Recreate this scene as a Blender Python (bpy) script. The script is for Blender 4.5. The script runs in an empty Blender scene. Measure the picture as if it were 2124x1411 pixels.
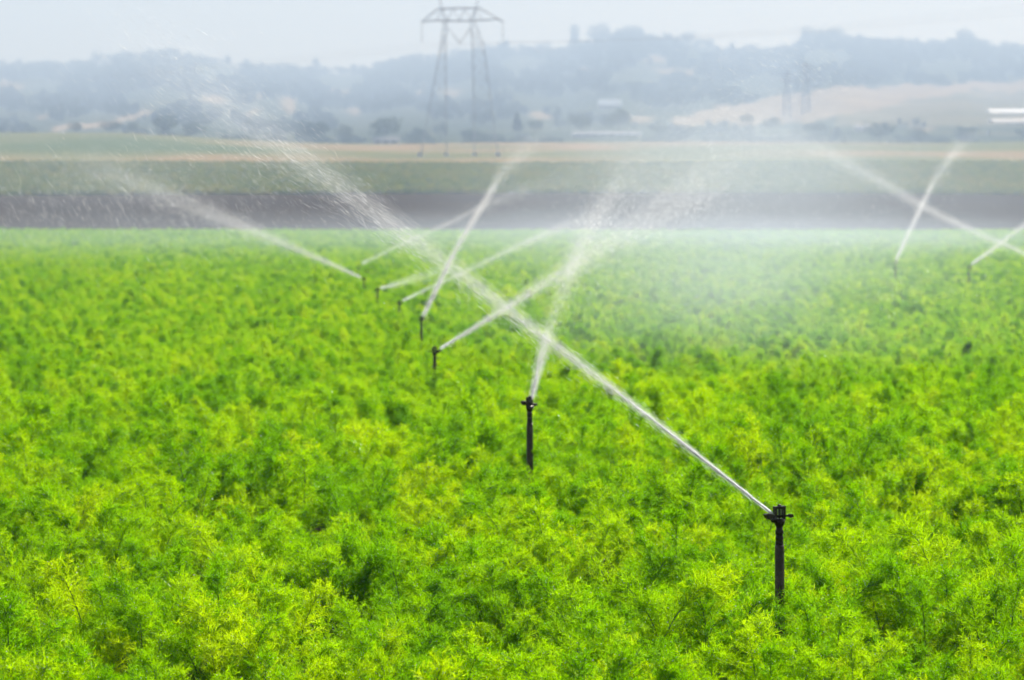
import bpy, bmesh, math, random
import numpy as np
from mathutils import Vector, Matrix

random.seed(7)
RNG = np.random.default_rng(7)
R = math.radians
scene = bpy.context.scene
COL = scene.collection

# ------------------------------------------------------------------ camera
F_PX, CX, CY, HOR = 5900.0, 1062.0, 705.5, 440.0     # photo is 2124 x 1411, 100 mm lens
EYE = 2.45
PITCH = math.atan((CY - HOR) / F_PX)
cam_d = bpy.data.cameras.new('camera')
cam = bpy.data.objects.new('camera', cam_d)
COL.objects.link(cam)
cam.location = (0, 0, EYE)
cam.rotation_euler = (R(90) - PITCH, 0, 0)
cam_d.sensor_width = 36.0
cam_d.lens = 36.0 * F_PX / 2124.0
cam_d.clip_start = 0.1
cam_d.clip_end = 30000
cam_d.dof.use_dof = True
cam_d.dof.focus_distance = 12.0
cam_d.dof.aperture_fstop = 4.7
scene.camera = cam

# ------------------------------------------------------------------ sky, sun, exposure
SUN_EL, SUN_AZ = R(40), R(30)            # azimuth measured from +Y (view direction) towards +X
world = bpy.data.worlds.new('World')
scene.world = world
world.use_nodes = True
wn, wl = world.node_tree.nodes, world.node_tree.links
wn.clear()
sky = wn.new('ShaderNodeTexSky')
sky.sky_type = 'NISHITA'
sky.sun_disc = False
sky.sun_elevation = SUN_EL
sky.sun_rotation = SUN_AZ
sky.altitude = 0
sky.air_density = 1.0
sky.dust_density = 2.0
sky.ozone_density = 1.5
bg = wn.new('ShaderNodeBackground')
bg.inputs['Strength'].default_value = 0.05
wo = wn.new('ShaderNodeOutputWorld')
wl.new(sky.outputs[0], bg.inputs[0])
wl.new(bg.outputs[0], wo.inputs[0])

sun_d = bpy.data.lights.new('sun', 'SUN')
sun_d.energy = 5.0
sun_d.angle = R(0.5)
sun_d.color = (1.0, 0.975, 0.93)
sun = bpy.data.objects.new('sun', sun_d)
COL.objects.link(sun)
sdir = Vector((math.sin(SUN_AZ) * math.cos(SUN_EL), math.cos(SUN_AZ) * math.cos(SUN_EL), math.sin(SUN_EL)))
sun.rotation_euler = sdir.to_track_quat('Z', 'Y').to_euler()
sun.location = (0, 0, 60)

vs = scene.view_settings
vs.view_transform = 'Standard'
vs.look = 'None'
vs.exposure = 0.95
vs.gamma = 1.0
vs.use_curve_mapping = False
cy = scene.cycles
cy.use_denoising = True
cy.max_bounces = 6
cy.use_adaptive_sampling = True
cy.adaptive_threshold = 0.04
cy.diffuse_bounces = 4
cy.glossy_bounces = 2
cy.transmission_bounces = 4
cy.transparent_max_bounces = 8
cy.volume_bounces = 0
cy.volume_step_rate = 4.0
cy.volume_max_steps = 64
cy.caustics_reflective = False
cy.caustics_refractive = False

# ------------------------------------------------------------------ helpers
def ray(px, py):
    dx, dy = (px - CX) / F_PX, (CY - py) / F_PX
    c, s = math.cos(PITCH), math.sin(PITCH)
    return Vector((dx, c + dy * s, -s + dy * c))

def at(px, py, Y):
    """point of the world at depth Y that the photograph shows at px, py"""
    d = ray(px, py)
    return Vector((0, 0, EYE)) + d * (Y / d.y)

def pxm(Y):
    return Y / F_PX      # metres per photo pixel at depth Y

def tag(o, label=None, cat=None, group=None, kind=None):
    if label: o['label'] = label
    if cat: o['category'] = cat
    if group: o['group'] = group
    if kind: o['kind'] = kind
    return o

def empty(name, loc, rz=0.0):
    o = bpy.data.objects.new(name, None)
    COL.objects.link(o)
    o.location = loc
    o.rotation_euler = (0, 0, rz)
    o.empty_display_size = 0.1
    return o

def link_mesh(name, me, parent=None):
    o = bpy.data.objects.new(name, me)
    COL.objects.link(o)
    if parent: o.parent = parent
    return o

def np_mesh(name, V, Fc, mats, midx=None, smooth=False):
    """V (n,3); Fc (m,k) constant-size faces"""
    V = np.asarray(V, dtype=np.float32); Fc = np.asarray(Fc, dtype=np.int32)
    me = bpy.data.meshes.new(name)
    k = Fc.shape[1]
    me.vertices.add(len(V)); me.vertices.foreach_set('co', V.ravel())
    me.loops.add(Fc.size); me.loops.foreach_set('vertex_index', Fc.ravel())
    me.polygons.add(len(Fc))
    me.polygons.foreach_set('loop_start', np.arange(0, Fc.size, k, dtype=np.int32))
    for m in mats: me.materials.append(m)
    if midx is not None:
        me.polygons.foreach_set('material_index', np.asarray(midx, dtype=np.int32))
    me.polygons.foreach_set('use_smooth', np.full(len(Fc), smooth, dtype=bool))
    me.update(calc_edges=True)
    me.validate()
    return me

def bm_obj(name, bm, mat, parent=None, smooth=True, bevel=0.0):
    if bevel:
        bmesh.ops.bevel(bm, geom=list(bm.edges), offset=bevel, segments=1, affect='EDGES')
    bmesh.ops.recalc_face_normals(bm, faces=list(bm.faces))
    me = bpy.data.meshes.new(name)
    bm.to_mesh(me); bm.free()
    for m in (mat if isinstance(mat, (list, tuple)) else [mat]): me.materials.append(m)
    for p in me.polygons: p.use_smooth = smooth
    return link_mesh(name, me, parent)

def add_box(bm, c, s, M=None):
    vs_ = []
    for z in (-1, 1):
        for x, y in ((-1, -1), (1, -1), (1, 1), (-1, 1)):
            v = Vector((c[0] + x * s[0] / 2, c[1] + y * s[1] / 2, c[2] + z * s[2] / 2))
            vs_.append(bm.verts.new(M @ v if M else v))
    for f in ((3, 2, 1, 0), (4, 5, 6, 7), (0, 1, 5, 4), (1, 2, 6, 5), (2, 3, 7, 6), (3, 0, 4, 7)):
        bm.faces.new([vs_[i] for i in f])

def add_lathe(bm, prof, n=18, M=None, cap=True):
    rings = []
    for r, z in prof:
        ring = []
        for i in range(n):
            a = 2 * math.pi * i / n
            v = Vector((r * math.cos(a), r * math.sin(a), z))
            ring.append(bm.verts.new(M @ v if M else v))
        rings.append(ring)
    for a, b in zip(rings[:-1], rings[1:]):
        for i in range(n):
            j = (i + 1) % n
            bm.faces.new((a[i], a[j], b[j], b[i]))
    if cap:
        bm.faces.new(rings[0][::-1]); bm.faces.new(rings[-1])

def add_tube(bm, pts, rad, n=8, cap=True):
    pts = [Vector(p) for p in pts]
    rads = rad if isinstance(rad, (list, tuple)) else [rad] * len(pts)
    rings = []
    for i, p in enumerate(pts):
        d = (pts[min(i + 1, len(pts) - 1)] - pts[max(i - 1, 0)]).normalized()
        ref = Vector((0, 0, 1)) if abs(d.z) < 0.95 else Vector((0, 1, 0))
        a = d.cross(ref).normalized(); b = d.cross(a).normalized()
        rings.append([bm.verts.new(p + (a * math.cos(2 * math.pi * k / n) + b * math.sin(2 * math.pi * k / n)) * rads[i]) for k in range(n)])
    for a, b in zip(rings[:-1], rings[1:]):
        for i in range(n):
            j = (i + 1) % n
            bm.faces.new((a[i], a[j], b[j], b[i]))
    if cap:
        bm.faces.new(rings[0][::-1]); bm.faces.new(rings[-1])

def add_prism(bm, outline, depth, M=None):
    """outline in local XZ, extruded along Y by +-depth/2"""
    fr, bk = [], []
    for x, z in outline:
        a = Vector((x, -depth / 2, z)); b = Vector((x, depth / 2, z))
        fr.append(bm.verts.new(M @ a if M else a)); bk.append(bm.verts.new(M @ b if M else b))
    bm.faces.new(fr); bm.faces.new(bk[::-1])
    n = len(fr)
    for i in range(n):
        j = (i + 1) % n
        bm.faces.new((fr[j], fr[i], bk[i], bk[j]))

# ------------------------------------------------------------------ materials
def new_mat(name):
    m = bpy.data.materials.new(name); m.use_nodes = True
    m.node_tree.nodes.clear()
    return m, m.node_tree.nodes, m.node_tree.links

def ramp(n, stops):
    r = n.new('ShaderNodeValToRGB')
    e = r.color_ramp.elements
    e[0].position = stops[0][0]; e[1].position = stops[-1][0]
    for p, c in stops[1:-1]: e.new(p)
    for el, (p, c) in zip(e, stops):
        el.position = p; el.color = (c[0], c[1], c[2], 1)
    return r

def mat_noise(name, stops, scale, rough=0.8, bump=0.0, bscale=None, detail=6.0, metallic=0.0, stretch=None, spec=0.3, coords='Object'):
    m, n, l = new_mat(name)
    tc = n.new('ShaderNodeTexCoord')
    src = tc.outputs[coords]
    if stretch:
        mp = n.new('ShaderNodeMapping'); mp.inputs['Scale'].default_value = stretch
        l.new(src, mp.inputs[0]); src = mp.outputs[0]
    nz = n.new('ShaderNodeTexNoise'); nz.inputs['Scale'].default_value = scale; nz.inputs['Detail'].default_value = detail
    l.new(src, nz.inputs['Vector'])
    rp = ramp(n, stops); l.new(nz.outputs['Fac'], rp.inputs[0])
    b = n.new('ShaderNodeBsdfPrincipled')
    l.new(rp.outputs[0], b.inputs['Base Color'])
    b.inputs['Roughness'].default_value = rough; b.inputs['Metallic'].default_value = metallic
    b.inputs['Specular IOR Level'].default_value = spec
    if bump:
        n2 = n.new('ShaderNodeTexNoise'); n2.inputs['Scale'].default_value = bscale or scale * 3; n2.inputs['Detail'].default_value = 4
        l.new(src, n2.inputs['Vector'])
        bp = n.new('ShaderNodeBump'); bp.inputs['Strength'].default_value = bump; bp.inputs['Distance'].default_value = 0.05
        l.new(n2.outputs['Fac'], bp.inputs['Height']); l.new(bp.outputs[0], b.inputs['Normal'])
    o = n.new('ShaderNodeOutputMaterial'); l.new(b.outputs[0], o.inputs[0])
    return m

def mat_leaf(name, stops, trans_gain=1.25, trans=0.5, gloss=0.04, patch=None, rough=0.35):
    """thin leaf: diffuse + translucent + a little gloss; colour varies per object and over the field"""
    m, n, l = new_mat(name)
    oi = n.new('ShaderNodeObjectInfo')
    ge = n.new('ShaderNodeNewGeometry')
    nz = n.new('ShaderNodeTexNoise'); nz.inputs['Scale'].default_value = patch or 0.6; nz.inputs['Detail'].default_value = 4
    l.new(ge.outputs['Position'], nz.inputs['Vector'])
    mx = n.new('ShaderNodeMath'); mx.operation = 'MULTIPLY_ADD'; mx.inputs[1].default_value = 0.55; mx.inputs[2].default_value = 0.0
    l.new(oi.outputs['Random'], mx.inputs[0])
    ad = n.new('ShaderNodeMath'); ad.operation = 'MULTIPLY_ADD'; ad.inputs[1].default_value = 0.75
    l.new(nz.outputs['Fac'], ad.inputs[0]); l.new(mx.outputs[0], ad.inputs[2])
    rp = ramp(n, stops); l.new(ad.outputs[0], rp.inputs[0])
    df = n.new('ShaderNodeBsdfDiffuse'); l.new(rp.outputs[0], df.inputs['Color'])
    g = n.new('ShaderNodeMixRGB'); g.blend_type = 'MULTIPLY'; g.inputs[0].default_value = 1.0
    g.inputs[2].default_value = (trans_gain, trans_gain, trans_gain * 0.3, 1)
    l.new(rp.outputs[0], g.inputs[1])
    tr = n.new('ShaderNodeBsdfTranslucent'); l.new(g.outputs[0], tr.inputs['Color'])
    mi = n.new('ShaderNodeMixShader'); mi.inputs[0].default_value = trans
    l.new(df.outputs[0], mi.inputs[1]); l.new(tr.outputs[0], mi.inputs[2])
    gl = n.new('ShaderNodeBsdfGlossy'); gl.inputs['Roughness'].default_value = rough
    mi2 = n.new('ShaderNodeMixShader'); mi2.inputs[0].default_value = gloss
    l.new(mi.outputs[0], mi2.inputs[1]); l.new(gl.outputs[0], mi2.inputs[2])
    o = n.new('ShaderNodeOutputMaterial'); l.new(mi2.outputs[0], o.inputs[0])
    return m

def mat_water(name, col=(0.95, 0.965, 0.98), trans=0.6, clear=0.0):
    """aerated white water: scatters light through and back; the rope is partly clear"""
    m, n, l = new_mat(name)
    nz = n.new('ShaderNodeTexNoise'); nz.inputs['Scale'].default_value = 40
    ge = n.new('ShaderNodeNewGeometry'); l.new(ge.outputs['Position'], nz.inputs['Vector'])
    rp = ramp(n, [(0.3, tuple(c * 0.95 for c in col)), (0.7, col)]); l.new(nz.outputs['Fac'], rp.inputs[0])
    df = n.new('ShaderNodeBsdfDiffuse'); l.new(rp.outputs[0], df.inputs['Color'])
    tr = n.new('ShaderNodeBsdfTranslucent'); l.new(rp.outputs[0], tr.inputs['Color'])
    mi = n.new('ShaderNodeMixShader'); mi.inputs[0].default_value = trans
    l.new(df.outputs[0], mi.inputs[1]); l.new(tr.outputs[0], mi.inputs[2])
    res = mi
    if clear:
        tp = n.new('ShaderNodeBsdfTransparent')
        res = n.new('ShaderNodeMixShader'); res.inputs[0].default_value = clear
        l.new(mi.outputs[0], res.inputs[1]); l.new(tp.outputs[0], res.inputs[2])
    o = n.new('ShaderNodeOutputMaterial'); l.new(res.outputs[0], o.inputs[0])
    return m

def mat_volume(name, col, density, aniso):
    m, n, l = new_mat(name)
    v = n.new('ShaderNodeVolumePrincipled')
    v.inputs['Color'].default_value = (*col, 1)
    v.inputs['Density'].default_value = density
    v.inputs['Absorption Color'].default_value = (0.40, 0.40, 0.40, 1)
    v.inputs['Anisotropy'].default_value = aniso
    o = n.new('ShaderNodeOutputMaterial'); l.new(v.outputs[0], o.inputs['Volume'])
    return m

def mat_jet_mist(name, stops, seed, length, aniso=0.4):
    """mist sleeve of a jet: density follows the distance along the jet (local X), streaked along it.
    stops: (share of the length, density per metre)"""
    m, n, l = new_mat(name)
    tc = n.new('ShaderNodeTexCoord')
    sx = n.new('ShaderNodeSeparateXYZ'); l.new(tc.outputs['Object'], sx.inputs[0])
    dv = n.new('ShaderNodeMath'); dv.operation = 'DIVIDE'; dv.inputs[1].default_value = length; l.new(sx.outputs[0], dv.inputs[0])
    lo, hi = -12.0, 8.0
    rp = ramp(n, [(p, (v, v, v)) for p, v in ((p, (math.log2(max(d, 2 ** lo)) - lo) / (hi - lo)) for p, d in stops)])
    l.new(dv.outputs[0], rp.inputs[0])
    mr = n.new('ShaderNodeMath'); mr.operation = 'MULTIPLY_ADD'; mr.inputs[1].default_value = hi - lo; mr.inputs[2].default_value = lo
    l.new(rp.outputs[0], mr.inputs[0])
    pw = n.new('ShaderNodeMath'); pw.operation = 'POWER'; pw.inputs[0].default_value = 2.0; l.new(mr.outputs[0], pw.inputs[1])
    mp = n.new('ShaderNodeMapping'); k = 30.0 / length
    mp.inputs['Scale'].default_value = (k * 0.12, k * 2.2, k * 2.2); mp.inputs['Location'].default_value = (seed, 0, 0)
    l.new(tc.outputs['Object'], mp.inputs[0])
    nz = n.new('ShaderNodeTexNoise'); nz.inputs['Scale'].default_value = 1.0; nz.inputs['Detail'].default_value = 3
    l.new(mp.outputs[0], nz.inputs['Vector'])
    mg = n.new('ShaderNodeMapRange'); mg.inputs['From Min'].default_value = 0.3; mg.inputs['From Max'].default_value = 0.7
    mg.inputs['To Min'].default_value = 0.35; mg.inputs['To Max'].default_value = 1.65
    l.new(nz.outputs['Fac'], mg.inputs['Value'])
    mu = n.new('ShaderNodeMath'); mu.operation = 'MULTIPLY'; l.new(pw.outputs[0], mu.inputs[0]); l.new(mg.outputs[0], mu.inputs[1])
    v = n.new('ShaderNodeVolumePrincipled'); v.inputs['Color'].default_value = (0.95, 0.98, 1.0, 1); v.inputs['Anisotropy'].default_value = aniso
    l.new(mu.outputs[0], v.inputs['Density'])
    o = n.new('ShaderNodeOutputMaterial'); l.new(v.outputs[0], o.inputs['Volume'])
    return m

def mat_cloud(name, density, size, seed, aniso=0.4):
    """soft cloud: thins out towards the edge of an ellipsoid of half axes size, with drifting thicker wisps"""
    m, n, l = new_mat(name)
    tc = n.new('ShaderNodeTexCoord')
    mp = n.new('ShaderNodeMapping'); mp.inputs['Scale'].default_value = tuple(1.0 / a for a in size)
    l.new(tc.outputs['Object'], mp.inputs[0])
    ln = n.new('ShaderNodeVectorMath'); ln.operation = 'LENGTH'; l.new(mp.outputs[0], ln.inputs[0])
    mg = n.new('ShaderNodeMapRange'); mg.interpolation_type = 'SMOOTHSTEP'
    mg.inputs['From Min'].default_value = 0.15; mg.inputs['From Max'].default_value = 1.0; mg.inputs['To Min'].default_value = 1.0; mg.inputs['To Max'].default_value = 0.0
    l.new(ln.outputs['Value'], mg.inputs['Value'])
    nz = n.new('ShaderNodeTexNoise'); nz.noise_dimensions = '4D'; nz.inputs['W'].default_value = seed; nz.inputs['Scale'].default_value = 1.7; nz.inputs['Detail'].default_value = 3
    l.new(mp.outputs[0], nz.inputs['Vector'])
    m2 = n.new('ShaderNodeMapRange'); m2.inputs['From Min'].default_value = 0.32; m2.inputs['From Max'].default_value = 0.68
    m2.inputs['To Min'].default_value = 0.25 * density; m2.inputs['To Max'].default_value = 1.75 * density
    l.new(nz.outputs['Fac'], m2.inputs['Value'])
    mu = n.new('ShaderNodeMath'); mu.operation = 'MULTIPLY'; l.new(mg.outputs[0], mu.inputs[0]); l.new(m2.outputs[0], mu.inputs[1])
    v = n.new('ShaderNodeVolumePrincipled'); v.inputs['Color'].default_value = (0.74, 0.87, 1.0, 1); v.inputs['Anisotropy'].default_value = aniso
    l.new(mu.outputs[0], v.inputs['Density'])
    o = n.new('ShaderNodeOutputMaterial'); l.new(v.outputs[0], o.inputs['Volume'])
    return m

M_SOIL = mat_noise('crop_soil', [(0.3, (0.045, 0.036, 0.022)), (0.7, (0.085, 0.065, 0.04))], 6.0, 0.95, 0.6, 25, spec=0.0)
M_TILLED = mat_noise('tilled_soil', [(0.3, (0.030, 0.020, 0.010)), (0.55, (0.055, 0.037, 0.019)), (0.75, (0.085, 0.06, 0.032))], 0.35, 0.95, 0.8, 2.0, detail=10, stretch=(0.35, 1.6, 1), spec=0.0)
M_STRIP = mat_noise('crop_strip_soil', [(0.3, (0.07, 0.10, 0.015)), (0.7, (0.13, 0.135, 0.03))], 0.12, 0.9, 0.4, 1.0, detail=8, spec=0.0)
M_DRY = mat_noise('dry_grass_field', [(0.34, (0.09, 0.12, 0.035)), (0.47, (0.17, 0.165, 0.055)), (0.58, (0.30, 0.20, 0.10)), (0.7, (0.13, 0.15, 0.045))], 0.010, 0.95, 0.3, 0.8, detail=6, stretch=(1, 0.6, 1), spec=0.0)
M_FENNEL = mat_leaf('fennel_leaf', [(0.2, (0.050, 0.145, 0.001)), (0.5, (0.125, 0.272, 0.001)), (0.75, (0.20, 0.34, 0.001)), (1.0, (0.30, 0.40, 0.002))], 2.2, 0.64, 0.008, 1.1)
M_STALK = mat_leaf('fennel_stalk', [(0.2, (0.03, 0.09, 0.01)), (0.8, (0.07, 0.16, 0.025))], 1.0, 0.15, 0.06, 2.0)
M_BEAD = mat_water('water_bead')
_n, _l = M_BEAD.node_tree.nodes, M_BEAD.node_tree.links
_o = [x for x in _n if x.type == 'OUTPUT_MATERIAL'][0]; _src = _o.inputs[0].links[0].from_socket
_g = _n.new('ShaderNodeBsdfGlossy'); _g.inputs['Roughness'].default_value = 0.4
_m = _n.new('ShaderNodeMixShader'); _m.inputs[0].default_value = 0.3
_l.new(_src, _m.inputs[1]); _l.new(_g.outputs[0], _m.inputs[2]); _l.new(_m.outputs[0], _o.inputs[0])
M_WATER = mat_water('spray_water')
M_ROPE = mat_water('rope_of_water', clear=0.12)
M_PIPE = mat_noise('weathered_steel_pipe', [(0.3, (0.035, 0.024, 0.018)), (0.55, (0.08, 0.05, 0.034)), (0.8, (0.20, 0.115, 0.06))], 14, 0.30, 0.25, 90, metallic=0.45, spec=0.5)
M_BRASS = mat_noise('tarnished_brass', [(0.3, (0.022, 0.017, 0.011)), (0.7, (0.055, 0.04, 0.022))], 30, 0.33, 0.2, 140, metallic=0.7, spec=0.5)
M_SPRING = mat_noise('spring_steel', [(0.3, (0.05, 0.05, 0.05)), (0.7, (0.12, 0.12, 0.12))], 30, 0.3, metallic=0.9)
M_PYLON = mat_noise('galvanised_lattice', [(0.3, (0.22, 0.225, 0.23)), (0.7, (0.32, 0.325, 0.33))], 0.8, 0.6, metallic=0.2)
M_INSUL = mat_noise('insulator_glass', [(0.3, (0.10, 0.12, 0.11)), (0.7, (0.18, 0.20, 0.19))], 2.0, 0.3)
M_CABLE = mat_noise('power_cable', [(0.3, (0.10, 0.10, 0.10)), (0.7, (0.18, 0.18, 0.18))], 2.0, 0.6)
M_BARK = mat_noise('bark', [(0.3, (0.03, 0.024, 0.018)), (0.7, (0.08, 0.06, 0.045))], 2.0, 0.95)
M_TREE = mat_leaf('tree_leaf', [(0.2, (0.02, 0.038, 0.014)), (0.6, (0.04, 0.065, 0.022)), (1.0, (0.075, 0.095, 0.03))], 1.0, 0.3, 0.02, 0.02)
M_BUSH = mat_leaf('strip_crop_leaf', [(0.2, (0.09, 0.145, 0.008)), (0.6, (0.20, 0.235, 0.015)), (1.0, (0.29, 0.26, 0.025))], 1.1, 0.4, 0.03, 0.03)
M_WHITE = mat_noise('white_roof_sheet', [(0.3, (0.74, 0.74, 0.73)), (0.7, (0.84, 0.84, 0.83))], 0.3, 0.35)
M_GREYROOF = mat_noise('pale_grey_roof', [(0.3, (0.13, 0.13, 0.14)), (0.7, (0.18, 0.18, 0.18))], 0.3, 0.6)
M_WALL = mat_noise('pale_plaster', [(0.3, (0.42, 0.38, 0.33)), (0.7, (0.52, 0.48, 0.42))], 0.3, 0.85)
M_GLASS = mat_noise('window_glass', [(0.3, (0.03, 0.035, 0.04)), (0.7, (0.06, 0.065, 0.07))], 0.5, 0.15, spec=0.6)
M_DOOR = mat_noise('door_paint', [(0.3, (0.10, 0.08, 0.06)), (0.7, (0.15, 0.12, 0.09))], 0.5, 0.6)

# ------------------------------------------------------------------ terrain
def lerp_tab(x, tab):
    return np.interp(x, [t[0] for t in tab], [t[1] for t in tab])

# ground profile along the view: (distance, height)
def zy(y, Y): return EYE + (HOR - y) * Y / F_PX
PROF = [(-60, 0.15), (9, 0.15), (14, 0.16), (18, 0.29), (22, 0.17), (30, 0.06), (50, -0.06), (80, -0.02), (300, 0.05), (304, -0.15),
        (330, 0.25), (450, zy(405, 450)), (600, zy(341, 600))]
def tan_top(u):      # image height of the far edge of the dry field, by photo column
    return lerp_tab(u, [(-900, 284), (-300, 277), (0, 275), (260, 276), (420, 285), (620, 296), (800, 299), (1000, 296), (1400, 294), (1700, 296), (1900, 297), (2124, 294), (3000, 290)])
TAN0, TAN1 = 604.0, 900.0

def ground_z(x, Y):
    x = np.asarray(x, float); Y = np.asarray(Y, float)
    u = CX + F_PX * x / np.maximum(Y, 60.0)
    base = lerp_tab(Y, PROF)
    t = np.clip((Y - 600) / (TAN1 - 600), 0, 1)
    yimg = 341 + (tan_top(u) - 341) * (t * (1.35 - 0.35 * t))
    zt = EYE + (HOR - yimg) * Y / F_PX
    z = np.where(Y > 600, zt, base)
    z = np.where(Y > TAN1, zt - (Y - TAN1) * 0.02, z)
    far = np.clip((Y - 250) / 100, 0, 1)
    z = z + far * 0.25 * np.sin(x * 0.021 + 1.3) * np.sin(Y * 0.017) * (Y < 600)
    near = 0.03 * np.sin(x * 1.9 + 0.5) * np.sin(Y * 0.9) * (Y < 250)
    return z + near

def grid_mesh(name, us, Ys, zfun, mats, midx_fun=None, pad=1.0):
    """sheet over columns (lateral slope) and depths; wider than the view"""
    nu, ny = len(us), len(Ys)
    Yg, Ug = np.meshgrid(Ys, us, indexing='ij')
    half = np.maximum(np.abs(Yg), 40) * pad
    X = Ug * half
    Z = zfun(X, Yg)
    V = np.stack([X.ravel(), Yg.ravel(), Z.ravel()], 1)
    i = np.arange(ny - 1)[:, None] * nu + np.arange(nu - 1)[None, :]
    Fc = np.stack([i, i + 1, i + nu + 1, i + nu], -1).reshape(-1, 4)
    mi = None
    if midx_fun is not None:
        yc = (Yg[:-1, :-1] + Yg[1:, 1:]) / 2
        mi = midx_fun(yc).ravel()
    return np_mesh(name, V, Fc, mats, mi, True)

us = np.linspace(-0.9, 0.9, 241)
Ys = np.unique(np.concatenate([np.arange(-60, 8, 4.0), np.arange(8, 60, 0.5), np.arange(60, 300, 4.0), [299.99, 300, 301, 302, 304, 307], np.arange(310, 450, 4.0), [449.9, 450.1],
                               np.arange(454, 600, 5.0), np.arange(600, 1010, 8.0)]))
def gm(yc):
    return np.where(yc < 302, 0, np.where(yc < 450, 1, np.where(yc < 600, 2, 3)))
ground = link_mesh('ground', grid_mesh('ground', us, Ys, ground_z, [M_SOIL, M_TILLED, M_STRIP, M_DRY], gm))
tag(ground, kind='structure')

# ------------------------------------------------------------------ hills
RIDGE = [(-900, 150), (-500, 128), (-200, 145), (0, 146), (120, 146), (200, 140), (260, 130), (340, 120), (440, 134), (520, 150), (700, 156), (770, 154),
         (830, 136), (900, 132), (1000, 116), (1060, 110), (1110, 114), (1180, 112), (1220, 92), (1300, 76), (1370, 92), (1430, 92), (1490, 110),
         (1580, 114), (1640, 110), (1670, 90), (1720, 82), (1790, 92), (1900, 100), (2000, 92), (2050, 104), (2124, 104), (2400, 92), (2800, 120), (3100, 110)]
H0, H1 = 960.0, 2900.0
def hill_y(u, t):
    """image height of the hillside at column u, t = 0 foot .. 1 ridge"""
    yr = lerp_tab(u, RIDGE)
    foot = 300.0
    s = t ** 0.85
    w = 8 * np.sin(u * 0.011 + 2) * np.sin(t * 9) + 5 * np.sin(u * 0.027 + t * 5)
    return foot + (yr - foot) * s + w * np.sin(np.pi * np.clip(t, 0, 1)) * 0.7
def hill_z(x, Y):
    u = CX + F_PX * x / Y
    t = np.clip((Y - H0) / (H1 - H0), 0, 1)
    z = EYE + (HOR - hill_y(u, t)) * Y / F_PX
    return np.where(Y > H1, z - (Y - H1) * 0.12, z)

def hill_depth(u, y):
    """depth at which the hillside shows at column u, image height y"""
    Yt = np.linspace(H0, H1, 800)
    x = (u - CX) / F_PX * Yt
    yy = HOR - F_PX * (hill_z(x, Yt) - EYE) / Yt
    k = np.nonzero(yy <= y)[0]
    return Yt[k[0]] if len(k) else H1
BUILT = [(2030, 2240, 215, 275), (1230, 1300, 200, 245), (1160, 1340, 266, 296), (765, 835, 278, 300), (1768, 1806, 256, 280)]   # yards kept free of woods
def yard(u, y):
    r = np.zeros(len(u), bool)
    for a, b_, c, d in BUILT: r |= (u > a) & (u < b_) & (y > c) & (y < d + 8)
    return r

def blob(u, y, cu, cy_, ru, ry):
    return np.clip(1.6 - 1.6 * (((u - cu) / ru) ** 2 + ((y - cy_) / ry) ** 2), 0, 1)
def band(u, y, pts, half):
    yc = lerp_tab(u, pts)
    inside = (u > pts[0][0]) & (u < pts[-1][0])
    return np.clip(2.0 - 2.0 * np.abs(y - yc) / half, 0, 1) * inside
def clearing(u, y):
    """1 where the hillside is open dry grass"""
    c = np.zeros_like(u)
    y = y + 3.0 * np.sin(u * .047 + 1) + 2.2 * np.sin(u * .131) + 1.5 * np.sin(u * .29 + y * .1)      # ragged margins
    c = np.maximum(c, band(u, y, [(110, 270), (190, 260), (250, 252), (310, 236)], 7))
    top = lerp_tab(u, [(1400, 244), (1500, 222), (1620, 200), (1720, 182), (1900, 178), (2060, 172), (2300, 160)])
    bot = lerp_tab(u, [(1400, 262), (1500, 260), (1650, 256), (1760, 238), (1870, 214), (2000, 190), (2300, 186)])
    inside = (u > 1400)
    c = np.maximum(c, np.where(inside & (y > top) & (y < bot), 1.0, 0.0))
    for b in ((90, 240, 16, 5), (445, 208, 34, 9), (525, 235, 18, 7), (600, 215, 14, 22),
              (935, 195, 26, 9), (705, 193, 30, 8), (735, 230, 16, 9), (1360, 127, 34, 7), (1500, 130, 20, 5), (1400, 148, 60, 6), (1330, 250, 30, 8),
              (870, 195, 14, 6), (145, 160, 18, 6), (20, 180, 40, 9), (1120, 240, 26, 8), (540, 205, 14, 5), (1230, 150, 40, 5), (1910, 268, 30, 5), (1790, 262, 18, 6)):
        c = np.maximum(c, blob(u, y, *b))
    return c
def pale_field(u, y):
    """1 on the open grey-green slope on the right"""
    top = lerp_tab(u, [(1740, 232), (1870, 208), (2000, 188), (2300, 186)])
    return np.where((u > 1740) & (y > top) & (y < 262), 1.0, 0.0)

hus = np.linspace(-0.45, 0.45, 361)
hYs = np.concatenate([np.linspace(H0, H1, 110), np.linspace(H1 + 40, H1 + 900, 12)])
hm = grid_mesh('hills', hus, hYs, hill_z, [])
hv = np.empty(len(hm.vertices) * 3, dtype=np.float32); hm.vertices.foreach_get('co', hv); hv = hv.reshape(-1, 3)
hu = CX + F_PX * hv[:, 0] / hv[:, 1]
hy = HOR - F_PX * (hv[:, 2] - EYE) / hv[:, 1]
cl = clearing(hu, hy); pf = pale_field(hu, hy)
a1 = hm.attributes.new('clearing', 'FLOAT', 'POINT'); a1.data.foreach_set('value', cl.astype(np.float32))
a2 = hm.attributes.new('pale_field', 'FLOAT', 'POINT'); a2.data.foreach_set('value', pf.astype(np.float32))
m, n, l = new_mat('hill_ground')
tc = n.new('ShaderNodeTexCoord')
nz = n.new('ShaderNodeTexNoise'); nz.inputs['Scale'].default_value = 0.02; nz.inputs['Detail'].default_value = 8
l.new(tc.outputs['Object'], nz.inputs['Vector'])
gr = ramp(n, [(0.3, (0.03, 0.045, 0.02)), (0.6, (0.07, 0.08, 0.035)), (0.75, (0.14, 0.12, 0.06))]); l.new(nz.outputs['Fac'], gr.inputs[0])
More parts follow.
